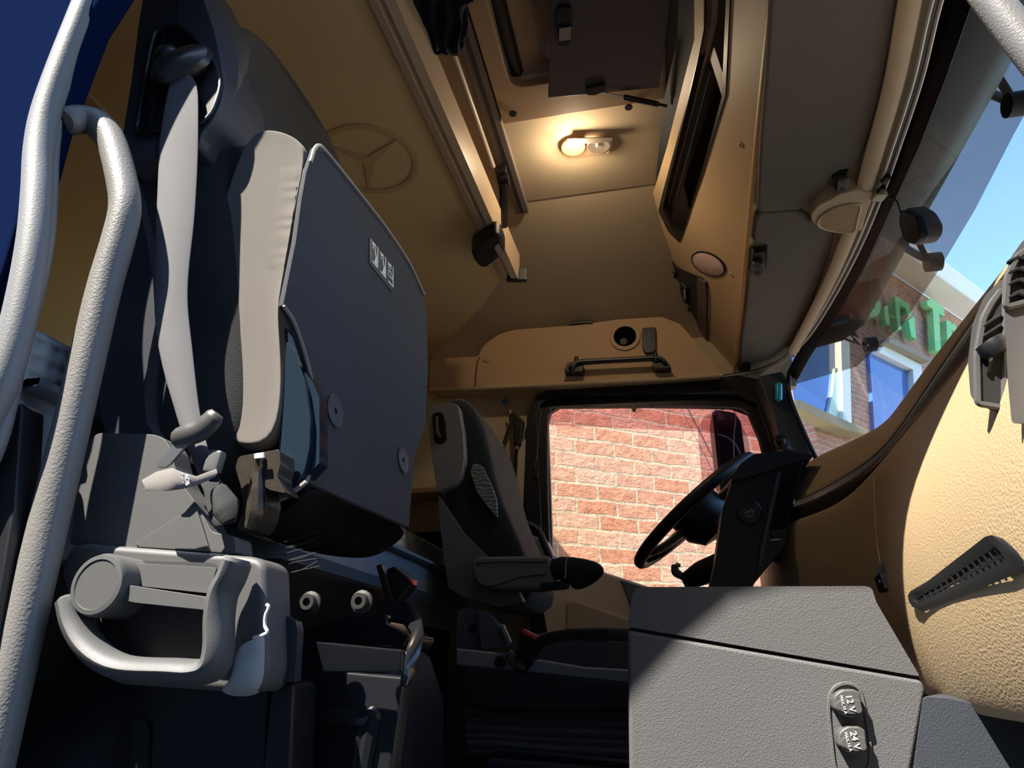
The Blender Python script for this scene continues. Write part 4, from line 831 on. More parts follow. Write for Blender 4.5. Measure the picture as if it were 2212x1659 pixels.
for k in range(4):
    t0, t1 = k / 4, (k + 1) / 4; f = lambda t, d: on(1986 + 190 * t, 1300 - 104 * t + d, DL, .0095)
    fins.append(g_prism([f(t0, -1.5), f(t1, -1.5), f(t1, 1.5), f(t0, 1.5)], FW * .003))
ob('vent_fins', blackp, *fins, parent=vg)
# passenger side air vents on the dash end
vm = M('satin_grey_vent', (74, 73, 72), .38, 'noise', 1300, .12, spec=.5)
def pod(nm, out, inn_, Y0, dY, fin, lab=None):
    v = ob(nm, vm, g_prism([at(x, y, Y=Y0) for x, y in rpoly(out, 14)], (0.12, .015, -.01), .010, 3), parent=da)
    ob('vent_mouth', M('vent_hole', (5, 5, 6), .8), g_prism([at(x, y, Y=Y0 - .002) for x, y in rpoly(inn_, 8)], (0, .004, 0)), parent=v)
    ob('vent_lip', vm, g_tube([at(x, y, Y=Y0 - .002) for x, y in rpoly(inn_, 8)], .0035, 6, 1, closed=True), parent=v)
    ob('vent_fins', blackp, *[g_prism([at(x, y, Y=Y0 - .006) for x, y in f], (0, .006, 0), .001) for f in fin], parent=v)
    return v
pod('air_vent', [(2096, 860), (2090, 780), (2100, 700), (2125, 640), (2166, 600), (2240, 580), (2260, 900), (2180, 912)], [(2112, 872), (2110, 770), (2124, 690), (2142, 655), (2164, 626), (2172, 640), (2170, 900), (2162, 880)], .735, .18,
    [[(2124, y), (2164, y - 26), (2166, y - 20), (2126, y + 6)] for y in (700, 722, 744, 766)])
tb = da.children[-1]
ob('thumb_wheel', blackp, g_lathe(at(2146, 752, Y=.728), (.5, 0, -1), [(0, -.008), (.014, -.008), (.016, 0), (.014, .008), (0, .008)], 18), parent=tb)
ob('air_vent_slide', chrome, g_box(at(2138, 785, Y=.730), (.003, .003, .022), Matrix.Rotation(.4, 3, 'Y')), parent=tb)
pod('air_vent', [(2168, 610), (2180, 560), (2212, 515), (2300, 470), (2340, 880), (2185, 918), (2176, 820)], [(2172, 664), (2176, 600), (2196, 556), (2240, 525), (2250, 640), (2205, 656)], .66, .22,
    [[(2178, y), (2200, y - 10), (2240, y + 4), (2240, y + 10), (2200, y - 3), (2180, y + 6)] for y in (560, 585, 610, 638)])
# thread with a little adapter hanging down the dash
aY = on(1912, 1262, DL, .03).y
ad = T('usb_adapter', 'tiny black and silver adapter hanging on thread against the dashboard', 'adapter', at(1900, 1260, Y=aY))
ob('adapter_body', M('adapter_black', (30, 28, 28), .4), g_prism([at(x, y, Y=aY) for x, y in [(1887, 1248), (1899, 1238), (1914, 1270), (1898, 1281)]], (.012, .008, 0), .0015), parent=ad)
ob('adapter_side', M('adapter_silver', (196, 196, 196), .3, metal=.4), g_prism([at(x, y, Y=aY - .001) for x, y in [(1899, 1238), (1908, 1236), (1915, 1268), (1911, 1272)]], (.004, .002, 0), .0006), parent=ad)
ob('adapter_plug', M('adapter_plug', (180, 184, 186), .3, metal=.5), g_prism([at(x, y, Y=aY + .004) for x, y in [(1889, 1226), (1901, 1216), (1906, 1236), (1892, 1240)]], (.008, .004, 0), .0006), parent=ad)
ob('adapter_slot', white, g_prism([at(x, y, Y=aY - .0015) for x, y in [(1897, 1253), (1900, 1252), (1902, 1258), (1899, 1259)]], (.001, .001, 0)), parent=ad)
ob('thread', M('white_thread', (216, 206, 186), .7), g_tube([on(x, y, DL, .003) for x, y in [(1888, 1030), (1889, 1080), (1892, 1130), (1896, 1180)]] + [at(1902, 1220, Y=aY + .005)], .0011, 6), parent=ad)

# ================================================================ centre console
KY = 1.10
cn = T('center_console', 'large grained grey console box with two capped power sockets', 'console', at(1680, 1659, Y=KY))
ob('lid', greyp, g_prism([at(x, y, Y=KY) for x, y in rpoly([(1366, 1280), (1376, 1268), (1870, 1266), (1884, 1270), (1894, 1302), (1988, 1462), (1356, 1354)], 8)], (0, .50, 0), .008, 3), parent=cn)
ob('body', greyp, g_prism([at(x, y, Y=KY) for x, y in [(1355, 1360), (1992, 1468), (2002, 1490), (1956, 1740), (1930, 1900), (1362, 1900), (1358, 1600)]], (0, .50, 0), .008, 3), parent=cn)
ob('seam', rubber, g_prism([at(x, y, Y=KY + .008) for x, y in [(1360, 1350), (1985, 1456), (1988, 1472), (1362, 1366)]], (0, .4, 0)), parent=cn)
rco = [(1790, 1530), (1796, 1495), (1812, 1480), (1830, 1477), (1850, 1484), (1862, 1505), (1876, 1580), (1880, 1640), (1868, 1666), (1830, 1680), (1806, 1666), (1796, 1600)]
sr = ob('socket_recess', greyp, g_tube([at(x, y, Y=KY - .0005) for x, y in S(rco, 3)], .0028, 6, 1, closed=True), parent=cn)
capm = M('socket_cap_grey', (78, 77, 76), .45, 'noise', 1200, .15)
for nm, cpx, cpy, a, t1, t2 in [('12', 1833, 1521, .12, '12 V', 'MAX.10 A'), ('24', 1843, 1601, .18, '24 V', 'MAX.10 A')]:
    tx = [(-33, -12), (-28, -22), (-14, -31), (10, -33), (24, -26), (26, -18), (33, 14), (30, 24), (8, 30), (-14, 24), (-18, 18), (-28, 14), (-32, 8)]
    ca_, sa_ = math.cos(a * .5), math.sin(a * .5)
    pl = [(cpx + x * ca_ - y * sa_, cpy + x * sa_ + y * ca_) for x, y in tx]
    k = ob('socket_cap', capm, g_prism([at(x, y, Y=KY - .020) for x, y in rpoly(pl, 5)], (0, .022, 0), .004, 3), g_prism([at(cpx + (x - cpx) * .9 + 2, cpy + (y - cpy) * .55 + 6, Y=KY - .022) for x, y in rpoly(pl, 5)], (0, .004, 0), .0015), parent=cn)
    o_ = at(cpx + 4, cpy - 2, Y=KY - .0228); xr = (at(cpx + 12, cpy + 26, Y=KY) - at(cpx + 4, cpy - 2, Y=KY)).normalized(); yr = V((-xr.z, 0, xr.x)); yr = V((xr.z * -1, 0, xr.x))
    yr = V((0, -1, 0)).cross(xr)
    ob('cap_lettering', white, g_text(t1, o_, xr, yr, .0115), g_text(t2, at(cpx - 11, cpy + 1, Y=KY - .0228), xr, yr, .0052), parent=k)
# dark footwell module right of the console
ob('footwell_module', M('footwell_navy_plastic', (56, 60, 68), .45, 'leather', 480, .4), g_prism([at(x, y, Y=.98) for x, y in rpoly([(1994, 1503), (2050, 1508), (2190, 1540), (2290, 1570), (2330, 1900), (1940, 1900), (1972, 1659)], 12)], (.05, .11, 0), .028, 4),
   label='dark rounded footwell box under the dashboard beside the console', cat='footwell box')
ob('dash_fixing', tan, g_box(at(2185, 1535, Y=.95), (.05, .03, .012), .1, .003), parent=da)
# ================================================================ instrument cowl at the driver side
BY = 1.72
bnm = M('cowl_black', (20, 21, 23), .45, 'noise', 1200, .12)
cw = T('instrument_cowl', 'black instrument cowl wing with tall air vent and round socket', 'instrument cowl', at(1620, 1260, Y=BY))
ob('cowl_side', bnm, g_prism([at(x, y, Y=BY) for x, y in [(1582, 1034), (1602, 1020), (1690, 1005), (1738, 992), (1726, 1050), (1704, 1130), (1694, 1180), (1630, 1260), (1600, 1330), (1520, 1330), (1545, 1210), (1555, 1140), (1560, 1100)]], (0, .11, 0), .006), parent=cw)
ob('cowl_hood', bnm, g_prism([at(x, y, Y=BY - .015) for x, y in rpoly([(1578, 1038), (1600, 1000), (1630, 980), (1700, 974), (1752, 980), (1758, 986), (1735, 994), (1600, 1036)], 6)], (0, .15, 0), .006, 3), parent=cw)
cvn = ob('cowl_vent', M('vent_frame_dark', (34, 36, 40), .4), g_prism([at(x, y, Y=BY - .004) for x, y in [(1676, 1008), (1736, 990), (1728, 1040), (1708, 1110), (1698, 1170), (1690, 1190), (1630, 1256), (1640, 1180)]], (0, .01, 0), .003), parent=cw)
ob('vent_hole', M('vent_hole', (5, 5, 6), .8), g_prism([at(x, y, Y=BY - .0055) for x, y in [(1692, 1016), (1732, 1000), (1720, 1050), (1704, 1120), (1700, 1142), (1662, 1145), (1672, 1100)]], (0, .003, 0)), parent=cvn)
ob('vent_fins', M('fin_grey', (38, 40, 44), .4), *[g_prism([at(1690 - i * 3.4, 1030 + i * 14, Y=BY - .010), at(1728 - i * 3.6, 1018 + i * 14, Y=BY - .010), at(1727 - i * 3.6, 1023 + i * 14, Y=BY - .004), at(1688 - i * 3.4, 1036 + i * 14, Y=BY - .004)], (0, .003, 0)) for i in range(9)], parent=cvn)
ob('vent_bar', M('bar_grey', (88, 92, 100), .35), g_tube([at(x, y, Y=BY - .008) for x, y in [(1682, 1022), (1670, 1080), (1656, 1150), (1642, 1224)]], .004, 8), parent=cvn)
ob('vent_wheel', blackp, g_box(at(1678, 1156, Y=BY - .008), (.026, .012, .012), None, .003), parent=cvn)
ob('vent_mark', white, g_prism([at(x, y, Y=BY - .0065) for x, y in [(1666, 1164), (1686, 1162), (1686, 1166), (1666, 1169)]], (0, .001, 0)), parent=cvn)
so_ = at(1619, 1108, Y=BY - .001)
sk_ = ob('round_socket', M('socket_black', (30, 31, 33), .35), g_lathe(so_, (0, -1, 0), [(0, 0), (.030, 0), (.030, .006), (.026, .008), (.025, .005), (0, .005)], 28), parent=cw)
ob('socket_print', M('dim_white_print', (170, 172, 174), .6), g_text('24V', so_ + V((0, -.0062, .002)), (1, 0, 0), (0, 0, 1), .016), g_text('MAX', so_ + V((0, -.0062, -.009)), (1, 0, 0), (0, 0, 1), .008), parent=sk_)
# ================================================================ steering wheel and stalk
whc = w(.115, 2.10, .44); wx = V((.775, 0, .63)).normalized(); wy = V((0, 1, 0)); wz = wx.cross(wy)
swl = T('steering_wheel', 'black steering wheel seen edge on in front of the side window', 'steering wheel', whc)
ob('rim', rubber, g_tube([whc + wx * math.cos(a * math.pi / 24) * .225 + wy * math.sin(a * math.pi / 24) * .225 for a in range(48)], .0175, 14, 1, closed=True), parent=swl)
ob('hub', blackp, g_lathe(whc - wz * .0, wz, [(0, -.03), (.07, -.03), (.085, -.01), (.08, .05), (.05, .09), (0, .10)] if wz.z < 0 else [(0, .03), (.07, .03), (.085, .01), (.08, -.05), (.05, -.09), (0, -.10)], 24), parent=swl)
for a in (-.15, .15, math.pi - .3, math.pi + .3):
    d = wx * math.cos(a) + wy * math.sin(a); dn = wz * (.02 if wz.z < 0 else -.02)
    ob('spoke', blackp, g_tube([whc + d * .06 + dn, whc + d * .15 + dn, whc + d * .222], [.03, .024, .016], 10, 4, flat=.5, up=wz), parent=swl)
stk = T('column_stalk', 'dark column stalk with grey tip below the steering wheel', 'stalk', at(1500, 1240, Y=1.95))
ob('boot', rubber, g_tube([at(x, y, Y=1.95) for x, y in [(1480, 1254), (1500, 1246), (1520, 1236), (1560, 1220)]], [.02, .028, .032, .034], 12, 4), parent=stk)
ob('lever', M('stalk_grey', (92, 90, 90), .35), g_tube([at(x, y, Y=1.95) for x, y in [(1486, 1252), (1472, 1244), (1460, 1236), (1457, 1222)]], [.010, .010, .012, .009], 10, 4), parent=stk)
ob('tip', chrome, g_lathe(at(1464, 1222, Y=1.94), (.3, -.6, .8), [(0, 0), (.008, 0), (.007, .005), (0, .007)], 12), parent=stk)
# ================================================================ driver door and side window
DYR = 2.50
dr_ = T('door_1', None, None, w(.1, 2.55, -.4), kind='structure')
frm = M('black_door_frame', (20, 18, 18), .4, 'noise', 700, .08)
do = [(1128, 1215), (1138, 900), (1160, 852), (1200, 836), (1400, 822), (1590, 810), (1660, 822), (1712, 920), (1745, 1010), (1800, 1330), (1500, 1330), (1240, 1262)]
di = [(1194, 1200), (1184, 915), (1190, 890), (1208, 879), (1400, 877), (1580, 880), (1616, 893), (1640, 950), (1655, 1010), (1680, 1312), (1440, 1284), (1240, 1218)]
dio = [(1172, 1208), (1160, 900), (1168, 872), (1190, 858), (1400, 852), (1590, 852), (1634, 872), (1660, 940), (1680, 1010), (1705, 1320), (1440, 1300), (1240, 1240)]
A_ = lambda pts, Y: [at(x, y, Y=Y) for x, y in pts]
ob('window_frame', frm, g_ring(A_(do, DYR), A_(dio, DYR), (0, .06, 0), .008), g_ring(A_(dio, DYR + .03), A_(di, DYR + .03), (0, .03, 0), .004), parent=dr_)
ob('window_pane', glass('side_pane', (244, 238, 236), .8), g_prism(A_([(1178, 1206), (1178, 870), (1640, 870), (1690, 1320), (1440, 1298)], DYR + .05), (0, .005, 0)), parent=dr_)
ob('inner_lip', M('grey_window_lip', (120, 112, 112), .35), g_tube(A_([(1200, 1215), (1188, 1180), (1183, 1040), (1183, 915), (1190, 890), (1208, 880), (1400, 878), (1580, 881), (1616, 894)], DYR + .028), .0045, 8), parent=dr_)
dcm = beige
ob('door_card', dcm, g_prism(A_([(1136, 1150), (1185, 1170), (1196, 1200), (1430, 1276), (1690, 1310), (1690, 1659), (1140, 1659)], DYR - .01), (0, .06, 0), .01, 3), parent=dr_)
ob('armrest_scoop', M('door_card_shade', (176, 164, 146), .6, 'noise', 900, .15), g_prism(A_([(1222, 1300), (1238, 1294), (1420, 1358), (1420, 1420), (1220, 1420)], DYR - .025), (0, .02, 0), .012, 3), parent=dr_)
ob('door_pocket_trim', M('blue_grey_trim', (86, 104, 120), .5), g_prism(A_([(1340, 1252), (1400, 1270), (1400, 1330), (1366, 1320)], DYR - .02), (0, .02, 0), .004), parent=dr_)
ob('pull_handle', blackp, g_tube(A_([(1118, 1130), (1140, 1132), (1162, 1146), (1178, 1180), (1190, 1210)], DYR - .04), .013, 10), parent=dr_)
ob('blind_clip', blackp, *[g_prism(A_(q, DYR + .02), (0, .02, 0), .002) for q in [[(1362, 872), (1376, 872), (1373, 887), (1366, 887)], [(1258, 874), (1270, 874), (1266, 880)], [(1400, 873), (1412, 873), (1406, 880)]]], parent=dr_)
ob('frame_seam', M('thin_grey_wire', (110, 100, 96), .4), g_tube(A_([(1168, 880), (1164, 930), (1160, 980), (1156, 1010)], DYR - .002), .0012, 6), parent=dr_)
ob('frame_catch', blackp, g_prism(A_(rpoly([(1152, 1008), (1163, 1010), (1162, 1034), (1152, 1032)], 3), DYR - .01), (0, .02, 0), .003), parent=dr_)
# smoked wind deflector outside the window and the mirror
wdf = T('wind_deflector', 'pinkish smoked wind deflector strip along the top of driver window', 'wind deflector', at(1400, 905, Y=2.60))
pink = glass('pink_smoke', (206, 168, 176), .4)
ob('top_strip', pink, g_prism(A_([(1170, 860), (1660, 850), (1650, 945), (1510, 932), (1190, 918), (1184, 912)], 2.62), (0, .003, 0)), parent=wdf)
ob('front_strip', pink, g_prism(A_([(1508, 925), (1520, 902), (1548, 888), (1640, 880), (1680, 1060), (1600, 1060), (1518, 1060), (1508, 940)], 2.63), (0, .003, 0)), parent=wdf)
ob('strip_edge', M('deflector_edge', (150, 130, 140), .3), g_tube(A_([(1542, 888), (1586, 888), (1585, 950), (1586, 1000), (1592, 1012)], 2.615), .0014, 6), parent=wdf)
mir = T('side_mirror', 'dark navy wing mirror housing outside the driver window', 'mirror', at(1575, 960, Y=2.78))
ob('housing', M('mirror_navy', (24, 28, 50), .25, coat=.5), g_prism(A_(rpoly([(1543, 884), (1588, 892), (1600, 910), (1614, 1010), (1610, 1060), (1556, 1060)], 6), 2.78), (.05, .22, 0), .012, 3), parent=mir)
ob('glass_edge', blackp, g_prism(A_([(1538, 890), (1546, 884), (1564, 1060), (1556, 1060)], 2.77), (0, .2, 0), .003), parent=mir)
ob('wiring', M('pale_blue_cable', (120, 120, 170), .4), g_tube(A_([(1552, 938), (1572, 946), (1590, 962), (1602, 990)], 2.76), .004, 8), parent=mir)
# ================================================================ side moulding above the door
smd = T('side_moulding', 'tan moulded panel above the driver door with cup hole', 'side panel', at(1240, 770, Y=2.42))
mo = [(928, 775), (1034, 770), (1040, 752), (1056, 736), (1082, 720), (1110, 712), (1250, 702), (1330, 690), (1430, 684), (1470, 700), (1560, 806), (1400, 818), (1200, 830), (1034, 834), (928, 838)]
ob('panel', M('moulding_tan', (190, 158, 120), .65, 'noise', 900, .12), g_prism(A_(rpoly(mo, 8), 2.44), (0, .12, 0), .02, 3), parent=smd)
ob('lower_edge', tan, g_tube(A_([(928, 841), (1034, 838), (1200, 830), (1400, 820), (1560, 810)], 2.44), .008, 8), parent=smd)
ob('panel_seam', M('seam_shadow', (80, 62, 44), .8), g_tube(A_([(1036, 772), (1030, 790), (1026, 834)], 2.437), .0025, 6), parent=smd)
hc = at(1350, 727, Y=2.436)
ob('hole_rim', M('moulding_tan', (190, 158, 120), .65), g_lathe(hc, (0, -1, 0), [(.043, -.004), (.060, -.004), (.060, .003), (.057, .005), (.044, .004), (.043, -.004)], 32, cap=False), parent=smd)
ob('cup_hole', M('hole_black', (5, 5, 6), .9, spec=.05), g_lathe(hc, (0, -1, 0), [(0, -.002), (.043, -.002), (.043, .001), (0, .001)], 28), parent=smd)
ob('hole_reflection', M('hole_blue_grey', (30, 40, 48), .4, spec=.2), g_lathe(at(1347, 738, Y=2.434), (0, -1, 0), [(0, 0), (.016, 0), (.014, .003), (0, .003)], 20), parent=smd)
sws = ob('rocker_switch', blackp, g_prism(A_(rpoly([(1387, 708), (1417, 706), (1418, 756), (1408, 762), (1392, 762), (1387, 750)], 5), 2.425), (0, .02, 0), .005, 3), parent=smd)
ob('switch_dot', M('amber_dot', (200, 160, 90), .5), g_lathe(at(1402, 725, Y=2.424), (0, -1, 0), [(0, 0), (.0025, 0), (0, .002)], 8), parent=sws)
ob('disc_cap', M('pale_tan_cap', (182, 156, 110), .6), g_lathe(at(1052, 775, Y=2.438), (0, -1, 0), [(0, 0), (.016, 0), (.015, .003), (0, .004)], 20), parent=smd)
ah = T('assist_handle', 'long black assist handle above the driver door', 'grab handle', at(1330, 790, Y=2.40))
ob('bar', blackp, g_tube(A_([(1234, 796), (1250, 784), (1300, 780), (1360, 777), (1420, 775), (1438, 786)], 2.39), [.018, .017, .015, .015, .016, .014], 10, 4, flat=.7, up=(0, 0, 1)), parent=ah)
ob('foot', blackp, g_prism(A_(rpoly([(1217, 802), (1226, 784), (1246, 778), (1262, 788), (1258, 802)], 5), 2.39), (0, .05, 0), .006), g_tube(A_([(1245, 772), (1245, 786)], 2.385), .008, 8, 1), parent=ah)
ob('foot', blackp, g_prism(A_(rpoly([(1408, 782), (1416, 768), (1436, 776), (1452, 794), (1412, 795)], 5), 2.39), (0, .05, 0), .006), g_tube(A_([(1416, 764), (1417, 780)], 2.385), .008, 8, 1), parent=ah)
ob('coat_hook', blackp, g_prism(A_([(1228, 702), (1238, 692), (1256, 690), (1280, 691), (1280, 697), (1240, 699)], 2.43), (0, .03, 0), .003), label='small black clip on top edge of the tan side panel', cat='clip')
# air gun on the pillar behind the driver door
agn = T('air_gun', 'black air blow gun with hose hanging on the beige rear pillar', 'air gun', at(1112, 970, Y=2.50))
ob('grip', blackp, g_prism(A_(rpoly([(1101, 893), (1110, 890), (1124, 902), (1131, 908), (1128, 930), (1124, 962), (1108, 962), (1108, 920), (1098, 905)], 4), 2.50), (0, .03, 0), .006, 3), parent=agn)
ob('trigger', blackp, g_tube(A_([(1106, 902), (1100, 925), (1092, 945), (1088, 958)], 2.505), .006, 8), parent=agn)
ob('nozzle', M('brass_nozzle', (190, 150, 70), .35, metal=.7), g_tube(A_([(1103, 893), (1101, 886)], 2.51), .005, 8, 1), parent=agn)
ob('fitting', chrome, g_lathe(at(1117, 966, Y=2.51), (0, 0, -1), [(0, -.008), (.007, -.008), (.007, .010), (0, .010)], 12), parent=agn)
ob('hose', rubber, g_tube(A_([(1117, 972), (1114, 1000), (1112, 1060), (1111, 1140), (1112, 1200)], 2.53), .008, 8), parent=agn)
ob('hook', M('teal_hook', (60, 110, 140), .4), g_lathe(at(1092, 868, Y=2.55), (0, -1, 0), [(0, 0), (.013, 0), (.012, .006), (.005, .012), (0, .013)], 16), label='small teal hook plug on the beige pillar above the air gun', cat='hook')
ob('pillar_edge_trim', beige, g_prism(A_([(1118, 960), (1138, 945), (1128, 1135), (1112, 1135)], 2.52), (0, .04, 0), .005), parent=dr_)
ob('rear_shelf', M('rear_shelf_tan', (150, 126, 88), .7), g_box(w(-.98, 2.45, .62), (.6, .16, .02), None, .005), g_box(w(-.98, 2.52, .40), (.6, .04, .42), None, .005), label='tan storage shelf on the far wall behind driver seat', cat='shelf')
# key fob and ring ball on the windscreen pillar
ob('cyan_lighter', M('cyan_plastic', (20, 160, 190), .3, var=.02), g_tube([at(1682, 831, Y=2.36), at(1682, 862, Y=2.36)], .0125, 14, 1), g_tube([at(1681, 829, Y=2.36), at(1681, 866, Y=2.36)], .004, 8, 1), label='small cyan cylinder clipped to the windscreen pillar', cat='lighter')
ob('lighter_holder', blackp, g_prism(A_([(1668, 836), (1678, 836), (1679, 866), (1669, 864)], 2.365), (0, .02, 0), .002), parent=bpy.data.objects['cyan_lighter'])
bm_ = T('ball_knob', 'black ball mount with wire ring low on the windscreen pillar', 'mount', at(1687, 955, Y=2.36))
ob('ball', rubber, g_lathe(at(1686, 955, Y=2.37), (0, -1, .1), [(0, -.022), (.012, -.018), (.02, -.008), (.021, .004), (.016, .014), (.008, .02), (0, .021)], 20), parent=bm_)
rc_ = at(1687, 955, Y=2.345)
ob('ring', M('dark_wire', (30, 30, 32), .3, metal=.6), g_tube([rc_ + V((math.cos(a * math.pi / 10), 0, math.sin(a * math.pi / 10))) * .024 for a in range(20)], .0016, 6, 1, closed=True), parent=bm_)
ob('plate', M('pale_blue_metal', (140, 156, 176), .2, metal=.6), g_prism(A_([(1699, 944), (1706, 950), (1706, 962), (1716, 972), (1700, 968)], 2.36), (0, .004, 0)), parent=bm_)

# ================================================================ driver seat
SY = 1.90
dsn = T('driver_seat', 'dark driver seat with patterned cloth backrest beyond the console', 'seat', w(-.35, 2.1, FZ))
bkp = [(948, 872), (958, 856), (976, 848), (998, 850), (1020, 872), (1042, 915), (1056, 975), (1070, 1050), (1098, 1120), (1140, 1210), (1150, 1290), (1080, 1310), (1000, 1290), (968, 1200), (950, 1060), (940, 960)]
def A2(pts, Y): return [at(x, y, Y=SY) + V((0, Y - SY, 0)) for x, y in pts]
def ins(pts, f):
    c = (sum(p[0] for p in pts) / len(pts), sum(p[1] for p in pts) / len(pts)); return [(c[0] + (x - c[0]) * f, c[1] + (y - c[1]) * f) for x, y in pts]
ob('backrest', velour, g_loft([A2(ins(bkp, .93), SY + .01), A2(bkp, SY + .03), A2(ins(bkp, 1.03), SY + .12), A2(ins(bkp, 1.04), SY + .25), A2(ins(bkp, 1.03), SY + .38), A2(bkp, SY + .47), A2(ins(bkp, .92), SY + .5)]), parent=dsn, subd=1)
twm = M('driver_tower_grey', (120, 117, 114), .5, 'noise', 1300, .15)
ob('belt_tower', twm, g_prism(A_(rpoly([(922, 890), (934, 872), (968, 868), (990, 874), (1000, 930), (1004, 990), (996, 1030), (984, 1046), (944, 1062), (934, 1000)], 8), SY - .02), (0, .06, 0), .016, 3), parent=dsn)
bo = ob('belt_outlet', rubber, g_prism(A_(rpoly([(933, 893), (955, 888), (962, 912), (965, 950), (955, 960), (938, 956)], 7), SY - .024), (0, .01, 0), .003), parent=dsn)
ob('outlet_slot', M('slot_grey', (70, 66, 66), .3), g_tube(A_([(943, 902), (944, 930), (950, 944)], SY - .026), .006, 8), parent=bo)
ob('pattern_panel', M('zigzag_grey_cloth', (140, 142, 138), .9, 'zigzag', 26, .2), g_prism(A_(rpoly([(1022, 1000), (1040, 1004), (1062, 1050), (1072, 1080), (1074, 1118), (1056, 1098), (1030, 1062), (1016, 1020)], 5), SY - .004), (0, .02, 0), .006, 3), parent=dsn)
ob('side_bolster', M('driver_side_plastic', (90, 92, 94), .5, 'noise', 1200, .15), g_prism(A_(rpoly([(946, 1068), (960, 1090), (1000, 1150), (1050, 1200), (1100, 1230), (1130, 1300), (1080, 1312), (1000, 1290), (968, 1270), (960, 1210), (950, 1130)], 8), SY - .012), (0, .05, 0), .012, 3), parent=dsn)
# armrest with a cloth cover on its tip
ar = ob('armrest', M('armrest_grey', (98, 100, 100), .55, 'noise', 1000, .2), g_prism(A_(rpoly([(1016, 1214), (1032, 1202), (1186, 1200), (1200, 1264), (1176, 1274), (1050, 1272), (1030, 1262), (1020, 1240)], 8), SY - .08), (0, .075, 0), .016, 4), parent=dsn)
ob('armrest_seam', rubber, g_tube(A_([(1036, 1222), (1040, 1216), (1180, 1214)], SY - .0805), .0015, 6), g_tube(A_([(1026, 1250), (1044, 1266), (1070, 1266), (1120, 1248), (1180, 1240)], SY - .0815), .0015, 6), parent=ar)
ob('armrest_sock', M('black_sock', (22, 22, 24), .95, 'noise', 400, .8), g_loft([[at(x, y, Y=SY - .09 + .10 * k) for x, y in ins([(1182, 1200), (1240, 1202), (1290, 1212), (1306, 1226), (1306, 1242), (1280, 1264), (1250, 1276), (1236, 1272), (1228, 1256), (1180, 1250)], f)] for k, f in ((0, .9), (.12, 1), (.85, 1), (1, .9))]), parent=ar, subd=1)
ob('sock_stitch', M('pale_stitch', (150, 150, 150), .8), g_tube(A_([(1224, 1205), (1222, 1220), (1222, 1240), (1220, 1250)], SY - .094), .0015, 5), parent=ar)
ob('armrest_lever', M('lever_gloss', (30, 30, 32), .2), g_prism(A_(rpoly([(1166, 1258), (1222, 1254), (1230, 1266), (1222, 1272), (1172, 1276), (1164, 1268)], 6), SY - .085), (0, .03, 0), .006, 3), parent=ar)
# recliner cover, buckle, cushion and base
ob('recliner_cover', M('recliner_navy', (88, 94, 106), .45), g_prism(A_(rpoly([(988, 1320), (1000, 1314), (1042, 1316), (1042, 1402), (984, 1402)], 5), SY - .03), (0, .03, 0), .006), g_prism(A_(rpoly([(1032, 1318), (1050, 1318), (1074, 1346), (1096, 1380), (1092, 1396), (1040, 1404), (1034, 1360)], 6), SY - .06), (0, .05, 0), .012, 3), parent=dsn)
ob('cover_cap', blackp, g_lathe(at(1020, 1358, Y=SY - .031), (0, -1, 0), [(0, 0), (.011, 0), (.009, .004), (0, .005)], 16), parent=dsn)
ob('recliner_lever', M('lever_silver', (150, 150, 150), .3, metal=.5), g_box(at(1093, 1370, Y=SY - .07), (.012, .02, .05), Matrix.Rotation(-.45, 3, 'Y'), .003), parent=dsn)
ob('cushion', velour, g_loft([[at(x, y, Y=SY) + V((0, k, 0)) for x, y in ins([(1118, 1440), (1128, 1400), (1160, 1368), (1220, 1356), (1300, 1354), (1400, 1358), (1540, 1380), (1540, 1460), (1300, 1448), (1150, 1440)], f)] for k, f in ((-.05, .93), (-.02, 1), (.2, 1.0), (.42, 1.0), (.47, .93))]), parent=dsn, subd=1)
ob('cushion_panel', M('cushion_dark_vinyl', (72, 75, 78), .55, 'noise', 500, .25), g_prism(A_(rpoly([(1152, 1424), (1170, 1398), (1210, 1384), (1300, 1384), (1500, 1396), (1500, 1455), (1200, 1438)], 10), SY - .055), (0, .02, 0), .01, 3), parent=dsn)
db = ob('belt_buckle', rubber, g_prism(A_(rpoly([(1122, 1372), (1134, 1360), (1162, 1374), (1160, 1384), (1148, 1432), (1110, 1424)], 4), SY - .10), (0, .035, 0), .005), parent=dsn)
ob('buckle_button', M('red_buckle_button', (206, 60, 58), .4), g_prism(A_([(1126, 1366), (1131, 1358), (1161, 1374), (1157, 1383)], SY - .103), (0, .03, 0), .002), parent=db)
ob('buckle_stem', M('stem_grey', (80, 84, 84), .35), g_tube(A_([(1100, 1412), (1112, 1430), (1132, 1444)], SY - .085), [.012, .014, .008], 8, 4, flat=.5, up=(0, 1, 0)), parent=db)
bsm = M('seat_base_slate', (132, 140, 154), .45, 'noise', 1000, .1)
ob('base_ledge', bsm, g_prism(A_([(984, 1400), (1100, 1412), (1114, 1442), (1134, 1448), (1150, 1426), (1164, 1424), (1260, 1440), (1420, 1450), (1420, 1484), (1130, 1452), (984, 1438)], SY - .07), (0, .5, 0), .006, 3), parent=dsn)
ob('base_side', M('seat_base_black', (34, 37, 46), .5), g_prism(A_([(984, 1436), (1140, 1452), (1420, 1482), (1420, 1530), (1200, 1538), (1060, 1538), (1010, 1520), (992, 1480)], SY - .072), (0, .5, 0), .008), parent=dsn)
ob('base_cap', blackp, g_lathe(at(1080, 1430, Y=SY - .072), (0, -1, 0), [(0, 0), (.015, 0), (.013, .005), (0, .006)], 18), parent=dsn)
bl_ = []
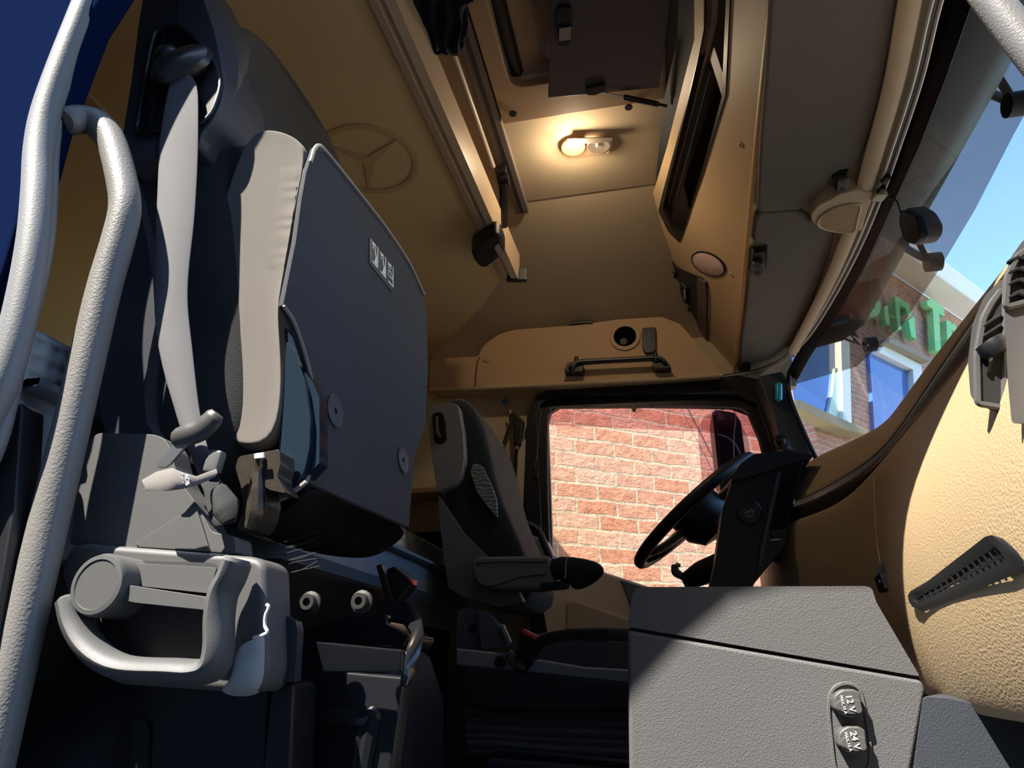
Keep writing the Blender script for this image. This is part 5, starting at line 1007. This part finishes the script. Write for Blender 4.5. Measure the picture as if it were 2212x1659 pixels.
for i in range(6):
    y0 = 1538 + i * 17
    bl_.append(g_tube([at(x, y + y0, Y=SY - .03 + .004 * (i % 2)) for x, y in [(1012, 0 - (i == 0) * 4), (1080, 2), (1160, 5 + i), (1260, 6 + i * 2.2), (1420, 8 + i * 3.5)]], .012, 8, 4))
ob('bellows', M('bellows_rubber', (104, 104, 110), .4), *bl_, g_prism(A_([(1015, 1540), (1420, 1540), (1420, 1680), (1015, 1640)], SY), (0, .35, 0)), parent=dsn)
ob('seat_rail', M('navy_steel_rail', (62, 70, 88), .3, None, spec=.6), g_prism(A_([(1066, 1612), (1420, 1646), (1420, 1656), (1066, 1622)], SY - .05), (0, .03, 0), .002), g_prism(A_([(1050, 1640), (1420, 1672), (1420, 1720), (1050, 1700)], SY - .10), (0, .06, 0), .004), g_prism(A_([(1040, 1690), (1420, 1700), (1420, 1900), (1040, 1900)], SY - .02), (0, .4, 0)), parent=dsn)
# driver belt hanging on the far side
ob('seat_belt', M('navy_webbing', (44, 48, 66), .8, 'weave', 400, .4), g_grid([[at(x, y, Y=2.36) for x, y in r] for r in [[(1066, 1030), (1082, 1030)], [(1090, 1090), (1106, 1085)], [(1118, 1150), (1134, 1142)], [(1140, 1200), (1156, 1196)]]]), g_grid([[at(x, y, Y=2.36) for x, y in r] for r in [[(1132, 1262), (1160, 1262)], [(1140, 1310), (1172, 1306)], [(1146, 1370), (1182, 1366)]]]), parent=dsn, solid=.002)
ob('height_knob', M('knob_slate', (64, 72, 92), .4), g_lathe(at(1066, 1000, Y=2.36), (0, -1, 0), [(0, 0), (.022, 0), (.02, .012), (0, .014)], 16), parent=dsn)
ob('chrome_bolt', chrome, g_lathe(at(1124, 1142, Y=2.34), (0, -1, 0), [(0, 0), (.006, 0), (.005, .004), (0, .005)], 10), parent=dsn)
# tunnel wall between the seats
st('trim_9', M('tunnel_navy_trim', (34, 38, 48), .6, 'noise', 500, .15), g_prism([w(-.74, 1.28, FZ), w(-.74, 1.28, .04), w(-.51, 1.28, .04), w(-.47, 1.28, -.06), w(-.46, 1.28, FZ)], (0, .26, 0), .02, 3))
st('trim_10', M('pillar_lower_trim', (150, 130, 98), .7), g_box(w(-.9, 2.53, .05), (.9, .06, .9), None, .01))
